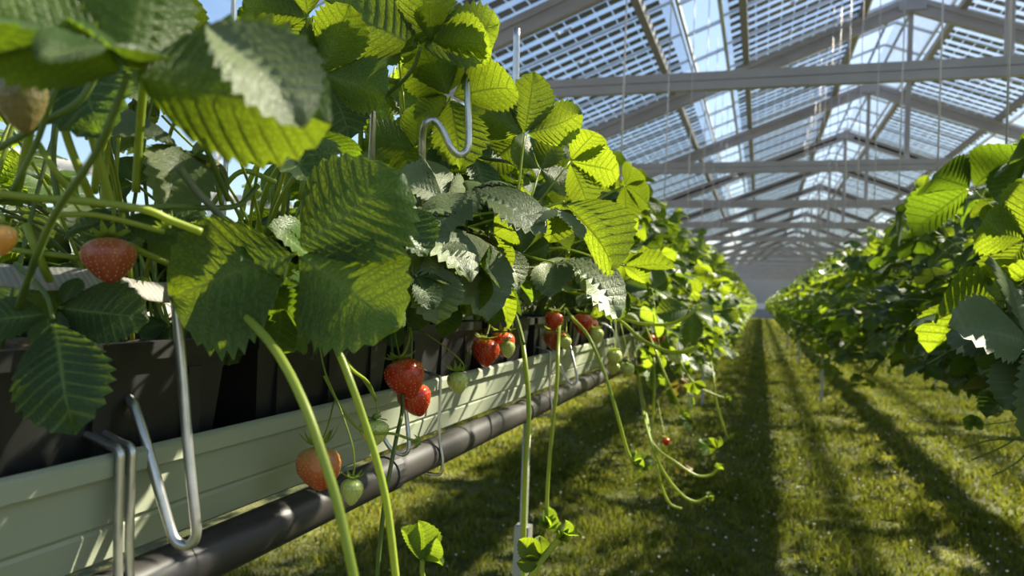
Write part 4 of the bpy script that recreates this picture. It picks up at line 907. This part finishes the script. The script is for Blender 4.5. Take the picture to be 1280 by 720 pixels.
def filler(pl, n, side, clear, lo=.12, hi=.34, yspread=1.0, sizes=(.055, .085), zmin=-.1, vz=1.15, mats=('leaf', 'leaf', 'leaf', 'leaf_dark', 'leaf_grey', 'leaf_young'), tries=14):
    made = 0
    for k in range(n * tries):
        if made >= n: break
        th = random.uniform(-.35 if zmin > -.2 else -.9, 1.45); ph = random.gauss(0, 1.0) if random.random() < .75 else random.uniform(-PI, PI)
        L = random.uniform(lo, hi)
        off = Vector((side * math.cos(th) * math.cos(ph) * L * 1.0, math.cos(th) * math.sin(ph) * L * yspread, math.sin(th) * L * vz + .03))
        if off.z < zmin: continue
        out_ = Vector((off.x, off.y, 0)); out_ = out_.normalized() if out_.length > 1e-3 else Vector((side, 0, 0))
        p = pl.base + off; s = random.uniform(*sizes)
        d = out_ * random.uniform(.6, 1) + Vector((random.gauss(0, .35), random.gauss(0, .35), random.uniform(-.7, .25)))
        if clear is not None and (blocked(p, s, clear) or blocked(p + d.normalized() * s * .8, s * .5, clear)): continue
        nrm = Vector((0, 0, 1)) * random.uniform(.35, 1) + out_ * random.uniform(.0, .8) + Vector((random.gauss(0, .25), random.gauss(0, .25), 0))
        pl.leaf(p, d, nrm, s, random.choice(mats), pmat=random.choice(['stem', 'stem_dark']), hi=(proj(p)[2] < 2.6), **random.choice(VAR)); made += 1
def clear_back(x, y, D, rp): return clear_left(x, y, D, rp) or (x < 340 and y - rp < 232) or (x > 120 and y + rp > 400)
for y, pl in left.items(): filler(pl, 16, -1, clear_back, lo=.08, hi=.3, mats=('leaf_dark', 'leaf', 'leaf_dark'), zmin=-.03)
for y, pl in left.items():
    filler(pl, 15 if y < 1 else 34 if y < 2 else 46, 1, clear_left, hi=.36 if y > 1.6 else .32, zmin=-.3 if y > 2.6 else -.1, vz=1.5 if y > 1.6 else 1.2)

# right row, near plants
rl = ['nearest strawberry plant of the right row with a large grey-green leaf at the picture edge', 'strawberry plant of the right row with the bright backlit lobed leaf at the edge', 'third strawberry plant of the right row, its dark top leaves standing against the roof',
      'fourth strawberry plant of the right row, dark leaves drooping over the aisle', 'fifth strawberry plant of the right row, pale green leaf tips on top', 'sixth strawberry plant of the right row, shaded side towards the aisle', 'seventh strawberry plant of the right row, small bright leaves on its crest', 'eighth strawberry plant of the right row, just before the blurred hedge begins']
right = [Plant((0.715, 1.55 + 0.28 * k, ZS), rl[k], GR) for k in range(8)]
hl(0, (1282, 300, 1.45), (1216, 280, 1.42), (-.35, .25, -.9), 'leaf', plant=right[1], spread=78, lat=(1.05, 1.0), fold=.25, droop=.25, seed=2)
hl(0, (1245, 372, 1.5), (1150, 385, 1.42), (-.2, .75, -.5), 'leaf', plant=right[1], spread=75, lat=(.7, .8), fold=.35, droop=.3, seed=4)
hl(0, (1285, 430, 1.25), (1200, 398, 1.2), (-.55, .45, .7), 'leaf_grey', plant=right[0], spread=88, lat=(1.0, 1.1), fold=.15, droop=.4, seed=6)
hl(0, (1290, 440, 1.25), (1262, 505, 1.2), (-.5, .2, .85), 'leaf_grey', plant=right[0], spread=88, lat=(1.0, 1.1), fold=.15, droop=.4, seed=1)
hl(0, (1272, 488, 1.3), (1230, 512, 1.28), (-.2, .8, .3), 'leaf_dark', plant=right[0], spread=60, lat=(.5, .5), fold=.5, seed=3)
hl(0, (1215, 235, 1.75), (1150, 208, 1.7), (-.3, .8, -.4), 'leaf_dark', plant=right[2], spread=80, lat=(1, 1), seed=5)
hl(0, (1285, 195, 1.6), (1245, 200, 1.55), (-.3, .6, -.6), 'leaf_dark', plant=right[1], spread=80, lat=(1, 1), seed=7)
hl(0, (1130, 268, 2.2), (1110, 290, 2.15), (-.3, .6, -.6), 'leaf_dark', plant=right[3], spread=80, lat=(1.1, 1.1), seed=0)
def clear_right(x, y, D, rp):
    lim = np.interp(x, [955, 1000, 1060, 1150, 1280, 1400], [370, 335, 290, 220, 160, 110])
    if y - rp * .35 < lim: return True
    lo_ = np.interp(x, [955, 1000, 1100, 1200, 1280], [400, 420, 460, 500, 535])
    if y + rp * .7 > lo_: return True
    return D < 1.05
for k, pl in enumerate(right): filler(pl, 16, 1, None, hi=.36)  # back leaves added to widen the row's shadow on the grass
for k, pl in enumerate(right): filler(pl, 44, -1, clear_right, hi=.38, zmin=-.2, vz=1.35, mats=('leaf', 'leaf_dark', 'leaf_dark', 'leaf_dark', 'leaf_dark', 'leaf_grey'))  # mostly dark tones, painting shade onto the aisle side
right[0].stemp('runner', [(1290, 470, 1.3), (1262, 480, 1.3), (1240, 486, 1.3)], 1.5, 'stem_dark')
for q in ([(1285, 540, 1.5), (1250, 560, 1.5), (1215, 575, 1.5)], [(1285, 550, 1.5), (1240, 550, 1.5), (1205, 560, 1.5)], [(1290, 560, 1.5), (1268, 580, 1.5), (1240, 595, 1.5)]): right[1].stemp('fruit_stalk', q, 1.0, 'stem_dark')

pp = at(1216, 532, 1.5)
for d_ in ((-.6, .2, .5), (.5, .1, .6), (-.1, -.3, .9)): right[1].leaf(pp, R_ * d_[0] + U_ * d_[2], cdir(.2, .5, .6), .022, 'leaf_young', petiole=False, hi=False, spread=55, fold=.5)
right[1].stem('runner', [at(1290, 520, 1.55), at(1255, 528, 1.52), pp], .0012, 'stem')
# --- the rest of both rows: copies of a few whole plants
def clump(side, seed, n=30):
    r = random.Random(seed); fol = {}; st = MB()
    for k in range(n):
        th = r.uniform(-.75, 1.45); ph = r.gauss(0, 1.1) if r.random() < .6 else r.uniform(-PI, PI); L = r.uniform(.14, .38)
        off = Vector((side * math.cos(th) * math.cos(ph) * L, math.cos(th) * math.sin(ph) * L, math.sin(th) * L * 1.42 + .02))
        out_ = Vector((off.x, off.y, 0)).normalized() if off.xy.length > .01 else Vector((side, 0, 0))
        d = out_ * r.uniform(.6, 1) + Vector((r.gauss(0, .35), r.gauss(0, .35), r.uniform(-.7, .25)))
        nrm = Vector((0, 0, 1)) * r.uniform(.35, 1) + out_ * r.uniform(0, .8) + Vector((r.gauss(0, .25), r.gauss(0, .25), 0))
        kw = dict(VAR[r.randrange(8)]); V, F, U = trifoliate(hi=False, **kw); mm = np.array(leaf_matrix(off, d, nrm, r.uniform(.06, .095)))
        V = V @ mm[:3, :3].T + mm[:3, 3]; mt = r.choice(['leaf', 'leaf', 'leaf', 'leaf_dark', 'leaf_dark', 'leaf_grey', 'leaf_young', 'leaf_young'])
        fol.setdefault(mt, [[], [], [], 0]); e = fol[mt]; e[0].append(V); e[1].append(F + e[3]); e[2].append(U); e[3] += len(V)
        st.tube(catmull([(0, 0, 0), tuple(off * .5 + Vector((0, 0, .06))), tuple(off)], 3), 0.0018, 4, False)
    return {k: mesh_data('foliage', np.concatenate(v[0]), np.concatenate(v[1]), M[k], np.concatenate(v[2])) for k, v in fol.items()}, st.data('stems', M['stem'], True)
for side, X, ystart, grp, nm in ((1, -0.565, 3.85, GL, 'left'), (-1, 0.715, 3.8, GR, 'right')):
    protos = [clump(side, 10 * k + side, 38) for k in range(5)]
    y, k = ystart, 0
    while y < 60:
        lab = f'leafy strawberry plant in the hedge-like {nm} row, before the row blurs' if y < 9 else f'strawberry plant far down the {nm} row, merged into a blurred green hedge'
        sc = 1.0 if y < 14 else 1.1 if y < 20 else 1.6
        e = empty('strawberry_plant', (X + random.uniform(-.02, .02), y, ZS), lab, 'strawberry plant', grp)
        f_, s_ = protos[k % 5]
        for mt, me in f_.items(): obj('foliage', me, e)
        obj('stems', s_, e)
        e.rotation_euler.z = random.uniform(-.35, .35); e.scale = (1 if y < 14 else .95, sc, random.uniform(.9, 1.08))
        y += 0.27 if y < 9 else 0.38 if y < 20 else 0.75; k += 1

# row added behind the right row to cast a dark strip on the grass
gutter(1.75, -1, 'pale gutter added behind the right row, under the shadow-casting plants', 0.2, 62)
protos = [clump(-1, 77 + k, 40) for k in range(2)]
for k in range(52):
    e = empty('strawberry_plant', (1.86, .6 + .8 * k, ZS), 'strawberry plant added behind the right row to shadow the grass', 'strawberry plant', 'plants added behind the right row for their shadow')
    f_, s_ = protos[k % 2]
    for mt, me in f_.items(): obj('foliage', me, e)
    obj('stems', s_, e); e.scale = (.5, 1.9, .9); e.rotation_euler.z = random.uniform(-.1, .1)

gutter(-1.80, 1, 'pale gutter of the next row to the left, seen between the stems', -2.0, 62)
for k in range(30):
    e = empty('strawberry_plant', (-1.92, -1.0 + .62 * k, ZS), 'strawberry plant of the next row to the left, dim behind the near stems', 'strawberry plant', 'strawberry plants of the next row to the left')
    f_, s_ = protos[k % 2]
    for mt, me in f_.items(): obj('foliage', me, e)
    obj('stems', s_, e); e.scale = (.8, 1.5, .9); e.rotation_euler.z = PI + random.uniform(-.1, .1)

# ------------------------------------------------------------------ grass and clover
def grass(n, xr, yr, hgt, wid, seed, bias):
    r = np.random.default_rng(seed)
    y = yr[0] + (yr[1] - yr[0]) * r.random(n) ** bias; x = r.uniform(*xr, n)
    tuft = np.clip(0.5 + 0.55 * np.sin(x * 17 + 2 * np.sin(y * 11)) * np.sin(y * 15 + 5 * np.sin(x * 6)) + .25 * np.sin(x * 5.3 + y * 3.1), 0, 1.2)
    h = hgt * r.uniform(.45, 1.15, n) * (0.35 + 1.1 * tuft); a = r.uniform(0, 2 * PI, n); b = r.uniform(0, 2 * PI, n); ln = r.uniform(.2, .95, n) * h
    w = wid * r.uniform(.7, 1.3, n); dx, dy = np.cos(a) * w, np.sin(a) * w; lx, ly = np.cos(b) * ln, np.sin(b) * ln; z0 = np.zeros(n)
    V = np.stack([np.stack([x - dx, y - dy, z0], 1), np.stack([x + dx, y + dy, z0], 1), np.stack([x + lx * .4 + dx * .8, y + ly * .4 + dy * .8, h * .65], 1), np.stack([x + lx * .4 - dx * .8, y + ly * .4 - dy * .8, h * .65], 1), np.stack([x + lx, y + ly, h * .95], 1)], 1).reshape(-1, 3)
    o = np.arange(n)[:, None] * 5
    return V, o + np.array([[0, 1, 2, 3]]), o + np.array([[3, 2, 4]])
Vs, Q, T, n0 = [], [], [], 0
for args in ((90000, (-2.0, 2.6), (.9, 5.0), .045, .0032, 1, 1.0), (110000, (-2.5, 3.2), (4.6, 16), .05, .0055, 2, 1.25), (50000, (-3, 3.6), (15, 62), .06, .014, 3, 1.3)):
    V, q, t = grass(*args); Vs.append(V); Q.append(q + n0); T.append(t + n0); n0 += len(V)
tag(obj('grass', mesh_data('grass', np.concatenate(Vs), [np.concatenate(Q), np.concatenate(T)], M['grass'])), 'short green grass growing in the aisle and under both rows', 'grass', kind='stuff')
r = np.random.default_rng(9); mb = MB()
for k in range(800):
    y = 1.0 + 9 * r.random() ** 1.3; x = r.uniform(-1.4, 1.8); s = r.uniform(.003, .0085); z = r.uniform(.03, .06); p = np.array([x, y, z])
    vv = p + np.array([[1, 0, 0], [-1, 0, 0], [0, 1, 0], [0, -1, 0], [0, 0, .7], [0, 0, -.7]]) * s
    mb.add(vv, None, [[0, 2, 4], [2, 1, 4], [1, 3, 4], [3, 0, 4], [2, 0, 5], [1, 2, 5], [3, 1, 5], [0, 3, 5]])
tag(mb.build('clover_blossom', M['petal']), 'tiny pale clover blossoms scattered through the grass', 'clover', kind='stuff')
